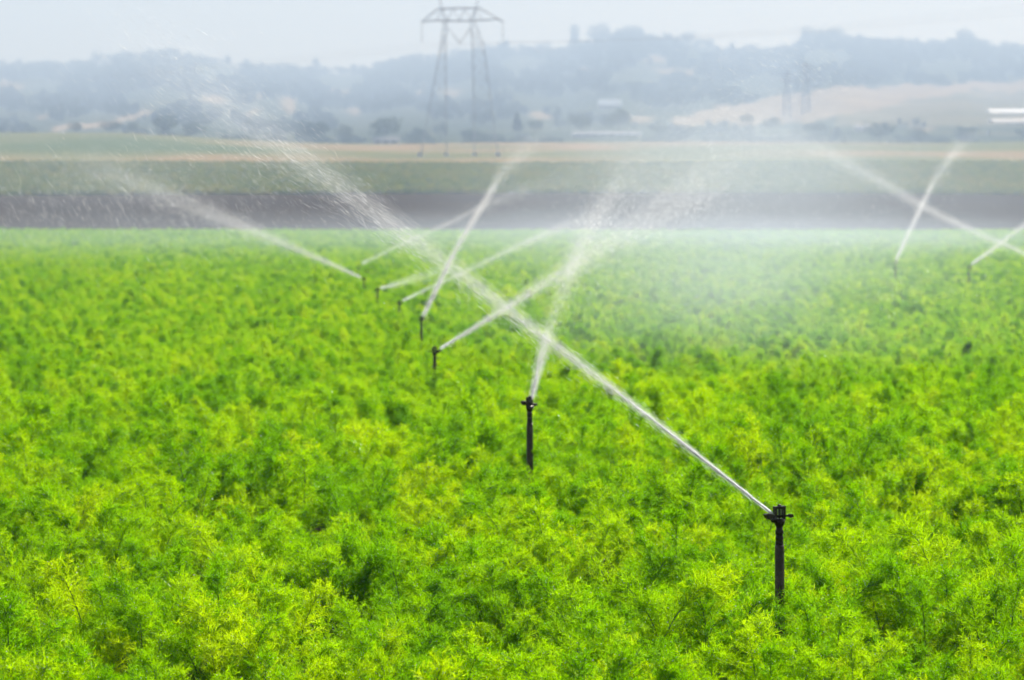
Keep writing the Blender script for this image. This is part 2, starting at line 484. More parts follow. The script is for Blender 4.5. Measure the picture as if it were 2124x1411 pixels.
dr = ramp(n, [(0.3, (0.20, 0.155, 0.09)), (0.6, (0.31, 0.235, 0.14)), (0.8, (0.23, 0.19, 0.11))]); l.new(nz.outputs['Fac'], dr.inputs[0])
pr_ = ramp(n, [(0.35, (0.12, 0.12, 0.06)), (0.55, (0.17, 0.15, 0.08)), (0.7, (0.24, 0.20, 0.11))]); l.new(nz.outputs['Fac'], pr_.inputs[0])
at1 = n.new('ShaderNodeAttribute'); at1.attribute_name = 'clearing'
at2 = n.new('ShaderNodeAttribute'); at2.attribute_name = 'pale_field'
x1 = n.new('ShaderNodeMixRGB'); l.new(at2.outputs['Fac'], x1.inputs[0]); l.new(gr.outputs[0], x1.inputs[1]); l.new(pr_.outputs[0], x1.inputs[2])
x2 = n.new('ShaderNodeMixRGB'); l.new(at1.outputs['Fac'], x2.inputs[0]); l.new(x1.outputs[0], x2.inputs[1]); l.new(dr.outputs[0], x2.inputs[2])
b = n.new('ShaderNodeBsdfPrincipled'); b.inputs['Roughness'].default_value = 0.95; b.inputs['Specular IOR Level'].default_value = 0.0
l.new(x2.outputs[0], b.inputs['Base Color'])
o = n.new('ShaderNodeOutputMaterial'); l.new(b.outputs[0], o.inputs[0])
hm.materials.append(m)
tag(link_mesh('hills', hm), kind='structure')

# a plain beyond the hills carries the ground on to the horizon
far_bm = bmesh.new()
for x, y in ((-12000, 3700), (12000, 3700), (12000, 16000), (-12000, 16000)):
    far_bm.verts.new((x, y, 20))
far_bm.faces.new(list(far_bm.verts))
tag(bm_obj('far_plain', far_bm, M_DRY, smooth=False), kind='structure')

# ------------------------------------------------------------------ instancing by geometry nodes (stuff only)
def scatter(name, pts, rotz, scl, idx, sources, label, cat, tilt=None):
    me = bpy.data.meshes.new(name)
    P = np.asarray(pts, dtype=np.float32)
    me.vertices.add(len(P)); me.vertices.foreach_set('co', P.ravel())
    ra = me.attributes.new('irot', 'FLOAT_VECTOR', 'POINT')
    rv = np.zeros((len(P), 3), dtype=np.float32); rv[:, 2] = rotz
    if tilt is not None: rv[:, :2] = tilt
    ra.data.foreach_set('vector', rv.ravel())
    sa = me.attributes.new('iscl', 'FLOAT_VECTOR', 'POINT'); sa.data.foreach_set('vector', np.asarray(scl, dtype=np.float32).ravel())
    ia = me.attributes.new('iidx', 'INT', 'POINT'); ia.data.foreach_set('value', np.asarray(idx, dtype=np.int32))
    o = link_mesh(name, me)
    col = bpy.data.collections.new(name + '_kinds')         # never linked to the scene: only the source of the copies
    for s in sources: col.objects.link(s)
    ng = bpy.data.node_groups.new(name, 'GeometryNodeTree')
    ng.interface.new_socket('Geometry', in_out='INPUT', socket_type='NodeSocketGeometry')
    ng.interface.new_socket('Geometry', in_out='OUTPUT', socket_type='NodeSocketGeometry')
    N, L = ng.nodes, ng.links
    gi, go = N.new('NodeGroupInput'), N.new('NodeGroupOutput')
    ci = N.new('GeometryNodeCollectionInfo'); ci.inputs['Collection'].default_value = col
    ci.inputs['Separate Children'].default_value = True; ci.inputs['Reset Children'].default_value = True
    ip = N.new('GeometryNodeInstanceOnPoints'); ip.inputs['Pick Instance'].default_value = True
    def attr(nm, t):
        a = N.new('GeometryNodeInputNamedAttribute'); a.data_type = t; a.inputs['Name'].default_value = nm
        return a.outputs[0]
    e2r = N.new('FunctionNodeEulerToRotation')
    L.new(gi.outputs[0], ip.inputs['Points']); L.new(ci.outputs[0], ip.inputs['Instance'])
    L.new(attr('irot', 'FLOAT_VECTOR'), e2r.inputs[0]); L.new(e2r.outputs[0], ip.inputs['Rotation'])
    L.new(attr('iscl', 'FLOAT_VECTOR'), ip.inputs['Scale']); L.new(attr('iidx', 'INT'), ip.inputs['Instance Index'])
    L.new(ip.outputs[0], go.inputs[0])
    md = o.modifiers.new('scatter', 'NODES'); md.node_group = ng
    return tag(o, label, cat, kind='stuff')

# ------------------------------------------------------------------ fennel
def unit(v): return v / (np.linalg.norm(v, axis=-1, keepdims=True) + 1e-9)

def frond_arrays(seed, lod=0):
    """one feathery frond, root at the origin, arching towards +X; quads; materials 0 leaf, 1 stalk, 2 bead"""
    rg = np.random.default_rng(seed)
    H = rg.uniform(0.58, 0.72); reach = rg.uniform(0.06, 0.24); droop = rg.uniform(-0.02, 0.12)
    P0, P1, P2, P3 = np.array([0, 0, 0.]), np.array([0.03, 0, H * 0.55]), np.array([reach * 0.45, 0, H * 1.02]), np.array([reach, rg.uniform(-.05, .05), H - droop])
    def pos(s):
        s = np.asarray(s)[..., None]
        return (1 - s) ** 3 * P0 + 3 * s * (1 - s) ** 2 * P1 + 3 * s * s * (1 - s) * P2 + s ** 3 * P3
    V, Q, MI = [], [], []
    def ribbon(a, b, wa, wb, side, mat):
        k = len(V)
        V.extend([a - side * wa, a + side * wa, b + side * wb, b - side * wb]); Q.append((k, k + 1, k + 2, k + 3)); MI.append(mat)
    def stem(a, b, ra, rb):
        d = unit(b - a); s1 = unit(np.cross(d, [0.3, 0.9, 0.1])); s2 = np.cross(d, s1)
        k = len(V)
        for p, r in ((a, ra), (b, rb)):
            for c in range(3):
                an = c * 2.094
                V.append(p + (s1 * math.cos(an) + s2 * math.sin(an)) * r)
        for c in range(3):
            c2 = (c + 1) % 3
            Q.append((k + c, k + c2, k + 3 + c2, k + 3 + c)); MI.append(1)
    ss = np.linspace(0, 1, 8)
    pp = pos(ss)
    for i in range(7):
        stem(pp[i], pp[i + 1], 0.0042 * (1 - ss[i]) + 0.001, 0.0042 * (1 - ss[i + 1]) + 0.001)
    nprim = 32 if lod == 0 else 18
    w0 = 0.0013 if lod == 0 else 0.0028
    step = 0.0098 if lod == 0 else 0.015
    nthr = 4 if lod == 0 else 3
    for i in range(nprim):
        s = 0.34 + 0.66 * (i + rg.uniform(0, .8)) / nprim
        p = pos(s); ax = unit(pos(min(s + .02, 1.0)) - pos(s - .02))
        q = (s - 0.34) / 0.66
        Lp = (0.122 * (1 - q) ** 0.7 + 0.03) * rg.uniform(0.75, 1.2)
        an = i * 2.4 + rg.uniform(-.5, .5)
        s1 = unit(np.cross(ax, [0.1, 1, 0.2])); s2 = np.cross(ax, s1)
        outv = s1 * math.cos(an) + s2 * math.sin(an)
        d = unit(ax * 0.75 + outv * 0.8 + np.array([0, 0, 0.15]))
        e = p + d * Lp + np.array([0, 0, -0.12 * Lp])
        if lod == 0: stem(p, e, 0.0010, 0.0005)
        npt = max(2, int(Lp / step))
        for j in range(npt):
            f = (j + 0.8) / npt
            c = p + (e - p) * f + np.array([0, 0, 0.08 * Lp * f * (1 - f) * 4])
            r = rg.normal(size=(nthr, 3))
            dirs = unit(unit(r) * 0.95 + d * 0.55 + ax * 0.2)
            for t in range(nthr):
                Lt = rg.uniform(0.016, 0.040) * (1.1 - 0.35 * f)
                a = c + rg.normal(size=3) * 0.003
                bb = a + dirs[t] * Lt
                side = unit(np.cross(dirs[t], rg.normal(size=3)))
                ribbon(a, bb, w0, w0 * 0.5, side, 0)
                if lod == 0 and t < 2:      # fork
                    d2 = unit(dirs[t] + rg.normal(size=3) * 0.7)
                    m_ = a + dirs[t] * Lt * 0.5
                    ribbon(m_, m_ + d2 * Lt * 0.6, w0 * 0.85, w0 * 0.4, side, 0)
    if lod == 0:
        for _ in range(26):                   # water beads caught in the foliage
            s = rg.uniform(0.45, 1.0); c = pos(s) + rg.normal(size=3) * 0.05 * (1.25 - s)
            r = rg.uniform(0.0012, 0.0030); k = len(V)
            for dx, dy, dz in ((1, 0, 0), (0, 1, 0), (-1, 0, 0), (0, -1, 0), (0, 0, 1), (0, 0, -1)):
                V.append(c + np.array([dx, dy, dz]) * r)
            for c1 in range(4):
                c2 = (c1 + 1) % 4
                Q.append((k + c1, k + c2, k + 4, k + 4)); MI.append(2)
                Q.append((k + c2, k + c1, k + 5, k + 5)); MI.append(2)
    return np.array(V), np.array(Q), np.array(MI)

def tri_fix(V, Q, MI):
    """quads with a repeated corner become triangles: split everything to triangles"""
    A = Q[:, [0, 1, 2]]; B = Q[:, [0, 2, 3]]
    keep = Q[:, 2] != Q[:, 3]
    return V, np.concatenate([A, B[keep]]), np.concatenate([MI, MI[keep]])

FR = [frond_arrays(100 + i, 0) for i in range(9)]
FENNEL_MATS = [M_FENNEL, M_STALK, M_BEAD]
FR_MESH = [np_mesh('frond', *tri_fix(*f)[:2], FENNEL_MATS, tri_fix(*f)[2]) for f in FR]

def plant_layout(seed):
    rg = np.random.default_rng(seed)
    k = int(rg.integers(6, 9))
    out = []
    for i in range(k):
        az = i * 2.399 + rg.uniform(-.4, .4)
        tilt = rg.uniform(-0.02, 0.30)
        sc = rg.uniform(0.60, 1.10)
        out.append((int(rg.integers(0, 1000)), az, tilt, sc, rg.uniform(-.025, .025), rg.uniform(-.025, .025)))
    return out

def plant_arrays(seed, bank):
    Vs, Qs, Ms, off = [], [], [], 0
    for fi, az, tilt, sc, ox, oy in plant_layout(seed):
        V, Q, MI = bank[fi % len(bank)]
        Mx = np.array((Matrix.Rotation(az, 3, 'Z') @ Matrix.Rotation(tilt, 3, 'Y'))) * sc
        Vs.append(V @ Mx.T + np.array([ox, oy, 0])); Qs.append(Q + off); Ms.append(MI); off += len(V)
    return tri_fix(np.concatenate(Vs), np.concatenate(Qs), np.concatenate(Ms))

PL_HI = []
for i in range(7):
    V, T, MI = plant_arrays(300 + i, FR)
    PL_HI.append(bpy.data.objects.new('a%02d' % i, np_mesh('fennel_hi', V, T, FENNEL_MATS, MI)))

# plant positions: jittered rows
def field_points(Y0, Y1, sx, sy, margin):
    out = []
    Y = Y0
    while Y < Y1:
        hw = Y * 0.186 + margin
        xs = np.arange(-hw, hw, sx)
        xs = xs + RNG.uniform(-.42, .42, len(xs)) * sx
        out.append(np.stack([xs, Y + RNG.uniform(-.45, .45, len(xs)) * sy], 1))
        Y += sy
    return np.concatenate(out)

near = field_points(9.2, 60, 0.355, 0.315, 1.2)
SPR_XY = []          # filled below; keep stems off the pipes
order = np.argsort(near[:, 1])
near = near[order]
inview = (np.abs(near[:, 0]) < near[:, 1] * 0.180 + 0.12) & (near[:, 1] > 9.85)
ids = np.nonzero(inview)[0][:300]
solo = np.zeros(len(near), bool); solo[ids] = True
def height_var(x, Y):
    return 0.895 + 0.15 * np.sin(x * 2.9 + Y * 0.7) * np.sin(Y * 1.9 + x * 0.6 + 1) + 0.10 * np.sin(x * 6.1 - Y * 2.2) * np.sin(Y * 4.3 + x)
for k in ids:
    x, Y = near[k]
    root = empty('fennel_plant', (x, Y, float(ground_z(x, Y)) - 0.02), random.uniform(0, 6.28))
    s = float(height_var(x, Y)) * random.uniform(0.84, 1.14)
    if abs(x - 1.13 * Y / 12) < 0.2 and 11.0 < Y < 11.95: s = min(max(s, 0.95), 1.0)      # even growth before the nearest riser
    root.scale = (s, s, s)
    tag(root, 'feathery bright green fennel plant in the sharp front rows of the crop', 'fennel plant', 'fennel plants in the front rows')
    for fi, az, tilt, sc, ox, oy in plant_layout(5000 + int(k)):
        f = bpy.data.objects.new('frond', FR_MESH[fi % len(FR_MESH)])
        COL.objects.link(f)
        f.parent = root
        f.location = (ox, oy, 0); f.rotation_euler = (0, tilt, az); f.scale = (sc, sc, sc)

rest = near[~solo]
midp = field_points(60.3, 140, 0.52, 0.50, 3.0)
farp = field_points(140.5, 302, 0.85, 0.80, 6.0)
farp = farp[farp[:, 1] < 299.5 + 1.2 * np.sin(farp[:, 0] * .21) + RNG.normal(size=len(farp)) * .7]
def gn_field(P, bank_n, base, smin, smax, wide):
    z = ground_z(P[:, 0], P[:, 1]) - 0.02
    h = height_var(P[:, 0], P[:, 1]) * np.interp(P[:, 1], [24, 34], [1.0, 0.94]) * RNG.uniform(smin, smax, len(P))
    sc = np.stack([h * wide, h * wide, h], 1)
    return np.column_stack([P, z]), RNG.uniform(0, 6.28, len(P)), sc, base + RNG.integers(0, bank_n, len(P)), RNG.uniform(-.12, .12, (len(P), 2))
parts_ = [gn_field(P, len(PL_HI), 0, 0.84, 1.14, wd) for P, wd in ((rest, 1.0), (midp, 1.4), (farp, 2.1))]
pts, rz, sc, ix, tl = [np.concatenate(c) for c in zip(*parts_)]
bank = [bpy.data.objects.new('a%02d' % i, ob.data) for i, ob in enumerate(PL_HI)]
scatter('fennel_crop', pts, rz, sc, ix, bank, 'soft green fennel crop stretching from the front rows back to the dark soil', 'fennel crop', tl)

# ------------------------------------------------------------------ sprinklers
def make_sprinkler(riser_h, r, detail):
    """riser base at origin, nozzle along +X, returns root; z = riser_h is the pipe top"""
    root = empty('sprinkler', (0, 0, 0))
    bm = bmesh.new()
    add_lathe(bm, [(r * 1.06, -0.05), (r * 1.06, riser_h * 0.3), (r, riser_h * 0.62), (r * 0.94, riser_h - 0.01), (r * 0.86, riser_h)], 20)
    bm_obj('riser', bm, M_PIPE, root)
    z = riser_h
    bm = bmesh.new()
    k = r / 0.021
    add_lathe(bm, [(r * .84, z - .004), (r * .84, z + .012 * k), (r * .74, z + .016 * k), (r * .74, z + .020 * k), (r * .82, z + .024 * k), (r * .82, z + .033 * k),
                   (r * .70, z + .037 * k), (r * .70, z + .042 * k), (r * .86, z + .046 * k), (r * .86, z + .058 * k), (r * .68, z + .064 * k), (r * .66, z + .078 * k)], 20)
    bm_obj('coupling', bm, M_BRASS, root)
    z0 = z + .078 * k
    # body: flared bearing, bridge of two posts and a cap bar
    bm = bmesh.new()
    add_lathe(bm, [(r * .66, z0 - .004), (r * .95, z0 + .010 * k), (r * 1.15, z0 + .018 * k), (r * 1.1, z0 + .028 * k), (r * .6, z0 + .033 * k)], 20)
    for s in (-1, 1):
        add_box(bm, (s * .021 * k, 0, z0 + .052 * k), (.010 * k, .018 * k, .058 * k))
    add_box(bm, (0, 0, z0 + .080 * k), (.053 * k, .020 * k, .011 * k))
    bm_obj('body_frame', bm, M_BRASS, root, smooth=False)
    bm = bmesh.new()
    add_lathe(bm, [(.0045 * k, z0 + .030 * k), (.0045 * k, z0 + .085 * k), (.008 * k, z0 + .0865 * k), (.008 * k, z0 + .091 * k), (.003 * k, z0 + .094 * k)], 12)
    bm_obj('pivot_pin', bm, M_BRASS, root)
    # nozzle
    ang = R(27)
    Mn = Matrix.Translation((0.008 * k, 0, z0 + .020 * k)) @ Matrix.Rotation(R(90) - ang, 4, 'Y')
    bm = bmesh.new()
    add_lathe(bm, [(.012 * k, 0), (.012 * k, .018 * k), (.014 * k, .019 * k), (.014 * k, .027 * k), (.010 * k, .030 * k), (.0075 * k, .042 * k), (.004 * k, .042 * k), (.004 * k, .030 * k)], 16, Mn)
    bm_obj('nozzle', bm, M_BRASS, root)
    if detail:
        bm = bmesh.new()
        pts = [(.010 * k * math.cos(a), .010 * k * math.sin(a), z0 + .048 * k + .026 * k * a / (2 * math.pi * 5)) for a in np.linspace(0, 2 * math.pi * 5, 90)]
        add_tube(bm, pts, .0013 * k, 5)
        bm_obj('spring', bm, M_SPRING, root)
    # swing arm: hub on the pin, long bar, spoon at the front, counterweight at the back
    arm = empty_part('swing_arm', root)
    arm.location = (0, 0, z0 + .043 * k)
    bm = bmesh.new()
    add_lathe(bm, [(.008 * k, -.006 * k), (.008 * k, .006 * k)], 14)
    add_prism(bm, [(-.052 * k, -.004 * k), (-.010 * k, -.006 * k), (.012 * k, -.006 * k), (.048 * k, .002 * k), (.050 * k, .009 * k), (.012 * k, .005 * k), (-.010 * k, .005 * k), (-.052 * k, .003 * k)], .007 * k)
    bm_to(arm, bm, M_BRASS)
    bm = bmesh.new()
    add_prism(bm, [(.040 * k, .012 * k), (.062 * k, .016 * k), (.078 * k, .012 * k), (.070 * k, -.002 * k), (.058 * k, -.012 * k), (.046 * k, -.010 * k), (.042 * k, .0 * k)], .024 * k)
    bm_obj('deflector_spoon', bm, M_BRASS, arm, smooth=False, bevel=.0018 * k)
    bm = bmesh.new()
    add_prism(bm, [(-.072 * k, -.008 * k), (-.052 * k, -.010 * k), (-.046 * k, .002 * k), (-.054 * k, .007 * k), (-.070 * k, .004 * k)], .014 * k)
    bm_obj('counterweight', bm, M_BRASS, arm, smooth=False, bevel=.0015 * k)
    return root

def empty_part(name, parent):
    me = bpy.data.meshes.new(name)
    o = bpy.data.objects.new(name, me); COL.objects.link(o); o.parent = parent
    return o
def bm_to(o, bm, mat):
    bmesh.ops.recalc_face_normals(bm, faces=list(bm.faces))
    bm.to_mesh(o.data); bm.free(); o.data.materials.append(mat)

# head point in the photo, depth, jet heading (degrees from +X, in plan), arm swing, label
SPRINKLERS = [
    ((1621, 1077), 12.0, 205, 6, 0.021, 'dark impact sprinkler on a thick riser pipe, the largest and nearest one'),
    ((1100, 842), 18.7, 55, 74, 0.0225, 'sprinkler with swung-out arms and a wet shining pipe, second nearest in the line'),
    ((903, 731), 29.0, 20, 4, 0.021, 'black sprinkler of the line with its jet to the right, third from the front'),
    ((875, 664), 39.5, 30, 15, 0.019, 'fourth sprinkler from the front, throwing the steep bright jet'),
    ((827, 630), 50.0, 15, 10, 0.021, 'fifth sprinkler from the front, with a faint low jet to the right'),
    ((783, 602), 60.0, 10, 20, 0.021, 'sixth sprinkler from the front, with a short stubby jet'),
    ((755, 580), 70.0, 165, 8, 0.021, 'small hazy sprinkler throwing its jet to the left, last clear one in the line'),
    ((742, 556), 85.0, 25, 10, 0.020, 'barely visible sprinkler in the mist at the far end of the line'),
    ((1857, 545), 80.0, 35, 5, 0.021, 'far sprinkler on the right side throwing a steep jet'),
    ((2010, 556), 74.0, 15, 8, 0.021, 'far sprinkler by the right edge with a short jet to the right'),
]
HEADS = []
for i, ((px, py), Y, hd, sw, r, lab) in enumerate(SPRINKLERS):
    p = at(px, py, Y)
    gz = float(ground_z(p.x, p.y))
    k = r / .021
    rh = p.z - gz - (.078 + .03) * k
    root = make_sprinkler(rh, r, Y < 30)
    root.location = (p.x, p.y, gz)
    root.rotation_euler = (0, R(0.6) if i == 0 else R(random.uniform(-.8, .8)), R(hd))
    for ch in root.children:
        if ch.name.startswith('swing_arm'): ch.rotation_euler = (0, 0, R(sw))
    tag(root, lab, 'sprinkler', 'sprinklers standing in the crop')
    HEADS.append(p)

# ------------------------------------------------------------------ water
def droplets_mesh(name, C, D, Lh, Rr):
    """stretched drops, each a small lens of water turned at random; C centres, D directions, Lh half lengths, Rr radii"""
    n_ = len(C)
    ref = np.where(np.abs(D[:, 2:3]) < 0.9, np.array([[0, 0, 1.]]), np.array([[1., 0, 0]]))
    A = unit(np.cross(D, ref)); B = np.cross(D, A)
    ph = RNG.uniform(0, 6.28, n_)
    S_ = A * np.cos(ph)[:, None] + B * np.sin(ph)[:, None]
    V = np.stack([C - D * Lh[:, None], C - S_ * Rr[:, None] - D * (Lh * .1)[:, None], C + D * Lh[:, None], C + S_ * Rr[:, None] + D * (Lh * .1)[:, None]], 1)
    return np_mesh(name, V.reshape(-1, 3), np.arange(n_ * 4).reshape(-1, 4), [M_WATER])

def catmull(P, n_):
    P = np.array([list(p) for p in P])
    P = np.vstack([2 * P[0] - P[1], P, 2 * P[-1] - P[-2]])
    out = []
    segs = len(P) - 3
    t = np.linspace(0, segs, n_); i = np.minimum(t.astype(int), segs - 1); f = (t - i)[:, None]
    p0, p1, p2, p3 = P[i], P[i + 1], P[i + 2], P[i + 3]
    return 0.5 * (2 * p1 + (p2 - p0) * f + (2 * p0 - 5 * p1 + 4 * p2 - p3) * f ** 2 + (-p0 + 3 * p1 - 3 * p2 + p3) * f ** 3)

def jet(label, pts, sig, cov, core, seed, lpx=6.0, wpx=0.7, fall=0.5, core_px=5.0, mist_k=1.3, drop_k=0.5, thin=0.66):
    """pts: (px, py, depth); sig: spread in photo px per control point; cov: coverage per control point;
    core: share of the path that is a solid rope of water"""
    rg = np.random.default_rng(seed)
    N = 400
    W = catmull([at(*p) for p in pts], N)
    tt = np.linspace(0, len(pts) - 1, N)
    S = np.interp(tt, range(len(pts)), sig) * thin; Cv = np.interp(tt, range(len(pts)), cov)
    Yd = W[:, 1]
    T = unit(np.gradient(W, axis=0)); dl = np.linalg.norm(np.gradient(W, axis=0), axis=1)
    m_ = Yd / F_PX
    root = empty('water_jet', W[0])
    tag(root, label, 'water jet', 'jets of water from the sprinklers')
    o0 = np.array(W[0])
    # rope of water
    nc = max(6, int(N * core))
    idx = np.linspace(0, nc - 1, 26).astype(int)
    bm = bmesh.new()
    rads = []
    for j, k in enumerate(idx):
        f = j / 25
        rads.append(float(m_[k] * core_px * (0.6 + 0.3 * f) * (1 - f ** 2) * (1 + 0.18 * math.sin(j * 2.1 + seed)) + 0.0006))
    for turn in (0.0, math.pi / 2):
        prev = None
        for j, k in enumerate(idx):
            t_ = Vector(T[k]); a_ = t_.cross(Vector((0, 0, 1))).normalized(); b2 = a_.cross(t_)
            an = turn + 0.35 * j + seed
            w_ = (a_ * math.cos(an) + b2 * math.sin(an)) * rads[j]
            c_ = Vector(W[k] - o0)
            cur = (bm.verts.new(c_ - w_), bm.verts.new(c_ + w_))
            if prev: bm.faces.new((prev[0], prev[1], cur[1], cur[0]))
            prev = cur
    bm_obj('jet_core', bm, M_ROPE, root)
    # sleeves of fine mist round the rope: local X runs along the jet
    along = W[-1] - W[0]; Lj = float(np.linalg.norm(along))
    q = Vector(along).to_track_quat('X', 'Z'); qi = q.inverted()
    loc = np.array([list(qi @ Vector(w - o0)) for w in W])
    cp = np.linspace(0, N - 1, len(pts)).astype(int)
    for nm_, rk, tk in (('mist_sleeve', 1.0, 0.45), ('mist_sleeve', 2.0, 0.24)):
        idx = np.linspace(0, N - 1, 40).astype(int)
        f_ = np.linspace(0, 1, 40)
        rr = [float(S[k] * m_[k] * rk * min(1.0, 0.12 + 9 * (1 - f)) * (1 + 0.05 * math.sin(7 * f + seed))) for k, f in zip(idx, f_)]
        bm = bmesh.new()
        add_tube(bm, [loc[k] for k in idx], rr, 14)
        stops = []
        for k, c_ in zip(cp, cov):
            stops.append((min(max(float(loc[k, 0]) / Lj, 0.0), 1.0), mist_k * tk * c_ / (2 * rk * S[k] * m_[k])))
        sl = bm_obj(nm_, bm, mat_jet_mist('jet_mist', stops, seed * 1.7 + rk, Lj), root)
        sl.rotation_mode = 'QUATERNION'; sl.rotation_quaternion = q
        sl['kind'] = 'stuff'
    # broken water
    area = 0.95 * lpx * wpx * m_ ** 2
    lam = drop_k * Cv * 2.5 * S * m_ * dl / area
    cnt = int(lam.sum())
    k = rg.choice(N, cnt, p=lam / lam.sum())
    ref = np.array([[0, 0, 1.]])
    A = unit(np.cross(T[k], ref)); B = np.cross(A, T[k])
    g = rg.normal(size=(cnt, 2)) * np.where(rg.random(cnt) < 0.6, 0.6, 1.5)[:, None]
    s_ = (S * m_)[k]
    down = np.abs(rg.normal(size=cnt)) * s_ * fall * 1.6 * (rg.random(cnt) < 0.5)
    C = W[k] + T[k] * (rg.uniform(-.5, .5, cnt) * dl[k])[:, None] + A * (g[:, 0] * s_)[:, None] + B * (g[:, 1] * s_)[:, None]
    C[:, 2] -= down
    D = unit(T[k] + rg.normal(size=(cnt, 3)) * 0.10)
    Lh = lpx * m_[k] * rg.uniform(0.35, 1.5, cnt); Rr = wpx * 0.5 * m_[k] * rg.lognormal(0.0, 0.45, cnt)
    me = droplets_mesh('spray_drops', C - o0, D, Lh, Rr)
    d = link_mesh('spray_drops', me, root); d['kind'] = 'stuff'
    return cnt

J = 0
J += jet('long white jet rising across the field from the nearest sprinkler to the upper left',
         [(1602, 1066, 11.98), (1480, 970, 11.85), (1310, 836, 11.65), (1130, 700, 11.45), (900, 528, 11.2), (640, 342, 10.9), (470, 220, 10.7), (330, 118, 10.5), (200, 40, 10.3)],
         [2.2, 3.4, 5.6, 8.5, 14, 25, 40, 54, 70], [1.5, 1.3, .85, .55, .34, .20, .12, .05, .005], 0.30, 11, 8, 0.2, 0.8, 5.2, 1.1, 0.7, 1.0)
J += jet('steep jet widening like a brush above the second nearest sprinkler',
         [(1102, 828, 18.7), (1118, 760, 18.6), (1136, 692, 18.4), (1150, 650, 18.3), (1178, 580, 18.1), (1210, 500, 17.9), (1275, 395, 17.6), (1350, 310, 17.4)],
         [3.5, 7, 10, 13, 15, 18, 24, 50], [1.2, .85, .35, .10, .26, .30, .14, .01], 0.14, 12, 3.4, 0.2, 0.6, 4.0, 1.2, 0.5, 0.95)
J += jet('straight jet running up to the right from the third sprinkler',
         [(914, 723, 29.0), (975, 685, 28.8), (1050, 637, 28.5), (1180, 556, 28.0), (1320, 470, 27.4), (1450, 385, 26.8), (1540, 325, 26.3)],
         [3, 5, 9, 20, 46, 66, 90], [1.0, .8, .5, .30, .16, .13, .03], 0.16, 13, 3.4, 0.26, 0.5, 4.2)
J += jet('bright steep jet from the fourth sprinkler ending in a blunt tip',
         [(878, 656, 39.5), (910, 590, 39.2), (950, 510, 38.8), (1024, 388, 38.2), (1036, 366, 38.1), (1080, 320, 37.7), (1150, 255, 37.2)],
         [4, 6, 7, 9, 14, 24, 40], [1.0, .85, .7, .55, .12, .10, .01], 0.30, 14, 3.4, 0.26, 0.4, 4.2)
J += jet('thin pale jet to the right from the fifth sprinkler',
         [(836, 624, 50), (880, 602, 49.7), (960, 566, 49.2), (1060, 518, 48.6), (1150, 478, 48), (1260, 440, 47.4)],
         [3, 4, 6, 8, 9, 30], [.6, .4, .28, .30, .28, .03], 0.10, 15, 3.4, 0.26, 0.5, 2.6)
J += jet('short stubby jet beside the sixth sprinkler',
         [(790, 598, 60), (806, 594, 59.9), (826, 588, 59.7), (900, 566, 59.2), (1000, 538, 58.5)],
         [3, 4, 6, 14, 26], [.9, .7, .35, .10, .02], 0.14, 16, 3.4, 0.26, 0.5, 3.0)
J += jet('low jet fanning out to the left from the last clear sprinkler in the line',
         [(748, 576, 70), (690, 549, 69.8), (600, 510, 69.4), (500, 468, 69), (400, 428, 68.5), (290, 384, 68), (190, 346, 67), (90, 335, 66)],
         [3, 6, 10, 16, 24, 32, 40, 50], [.9, .6, .42, .34, .22, .16, .08, .01], 0.08, 17, 3.4, 0.26, 0.6, 3.2)
J += jet('faint thin jet to the right from the sprinkler lost in the mist',
         [(752, 546, 85), (830, 508, 84.5), (920, 468, 84), (1010, 425, 83.3), (1120, 385, 82.6), (1260, 345, 81.8)],
         [4, 5, 6, 9, 22, 40], [.35, .22, .20, .16, .06, .01], 0.04, 18, 3.4, 0.26, 0.5, 2.2)
J += jet('steep jet on the right side with a bright lower half',
         [(1859, 538, 80), (1880, 494, 79.4), (1905, 442, 78.8), (1930, 390, 78.2), (1940, 372, 78), (1975, 322, 77.4), (2030, 262, 76.8)],
         [4, 5, 6, 7, 10, 14, 24], [.65, .6, .6, .5, .18, .18, .02], 0.16, 19, 3.4, 0.26, 0.5, 3.2)
J += jet('short jet running off the right edge from the far right sprinkler',
         [(2016, 548, 74), (2060, 516, 73.5), (2115, 475, 73), (2200, 425, 72), (2300, 380, 71)],
         [3, 5, 6, 14, 24], [.7, .5, .42, .14, .02], 0.16, 20, 3.4, 0.26, 0.5, 3.0)
J += jet('long faint jet entering from the right edge and arching to the left',
         [(2230, 585, 68), (2124, 525, 68), (2030, 484, 68), (1920, 430, 67.5), (1800, 362, 67), (1690, 306, 66.5), (1560, 268, 66), (1420, 285, 65)],
         [4, 6, 8, 10, 14, 22, 40, 60], [.6, .45, .4, .34, .22, .12, .06, .01], 0.05, 21, 3.4, 0.26, 0.5, 3.0)

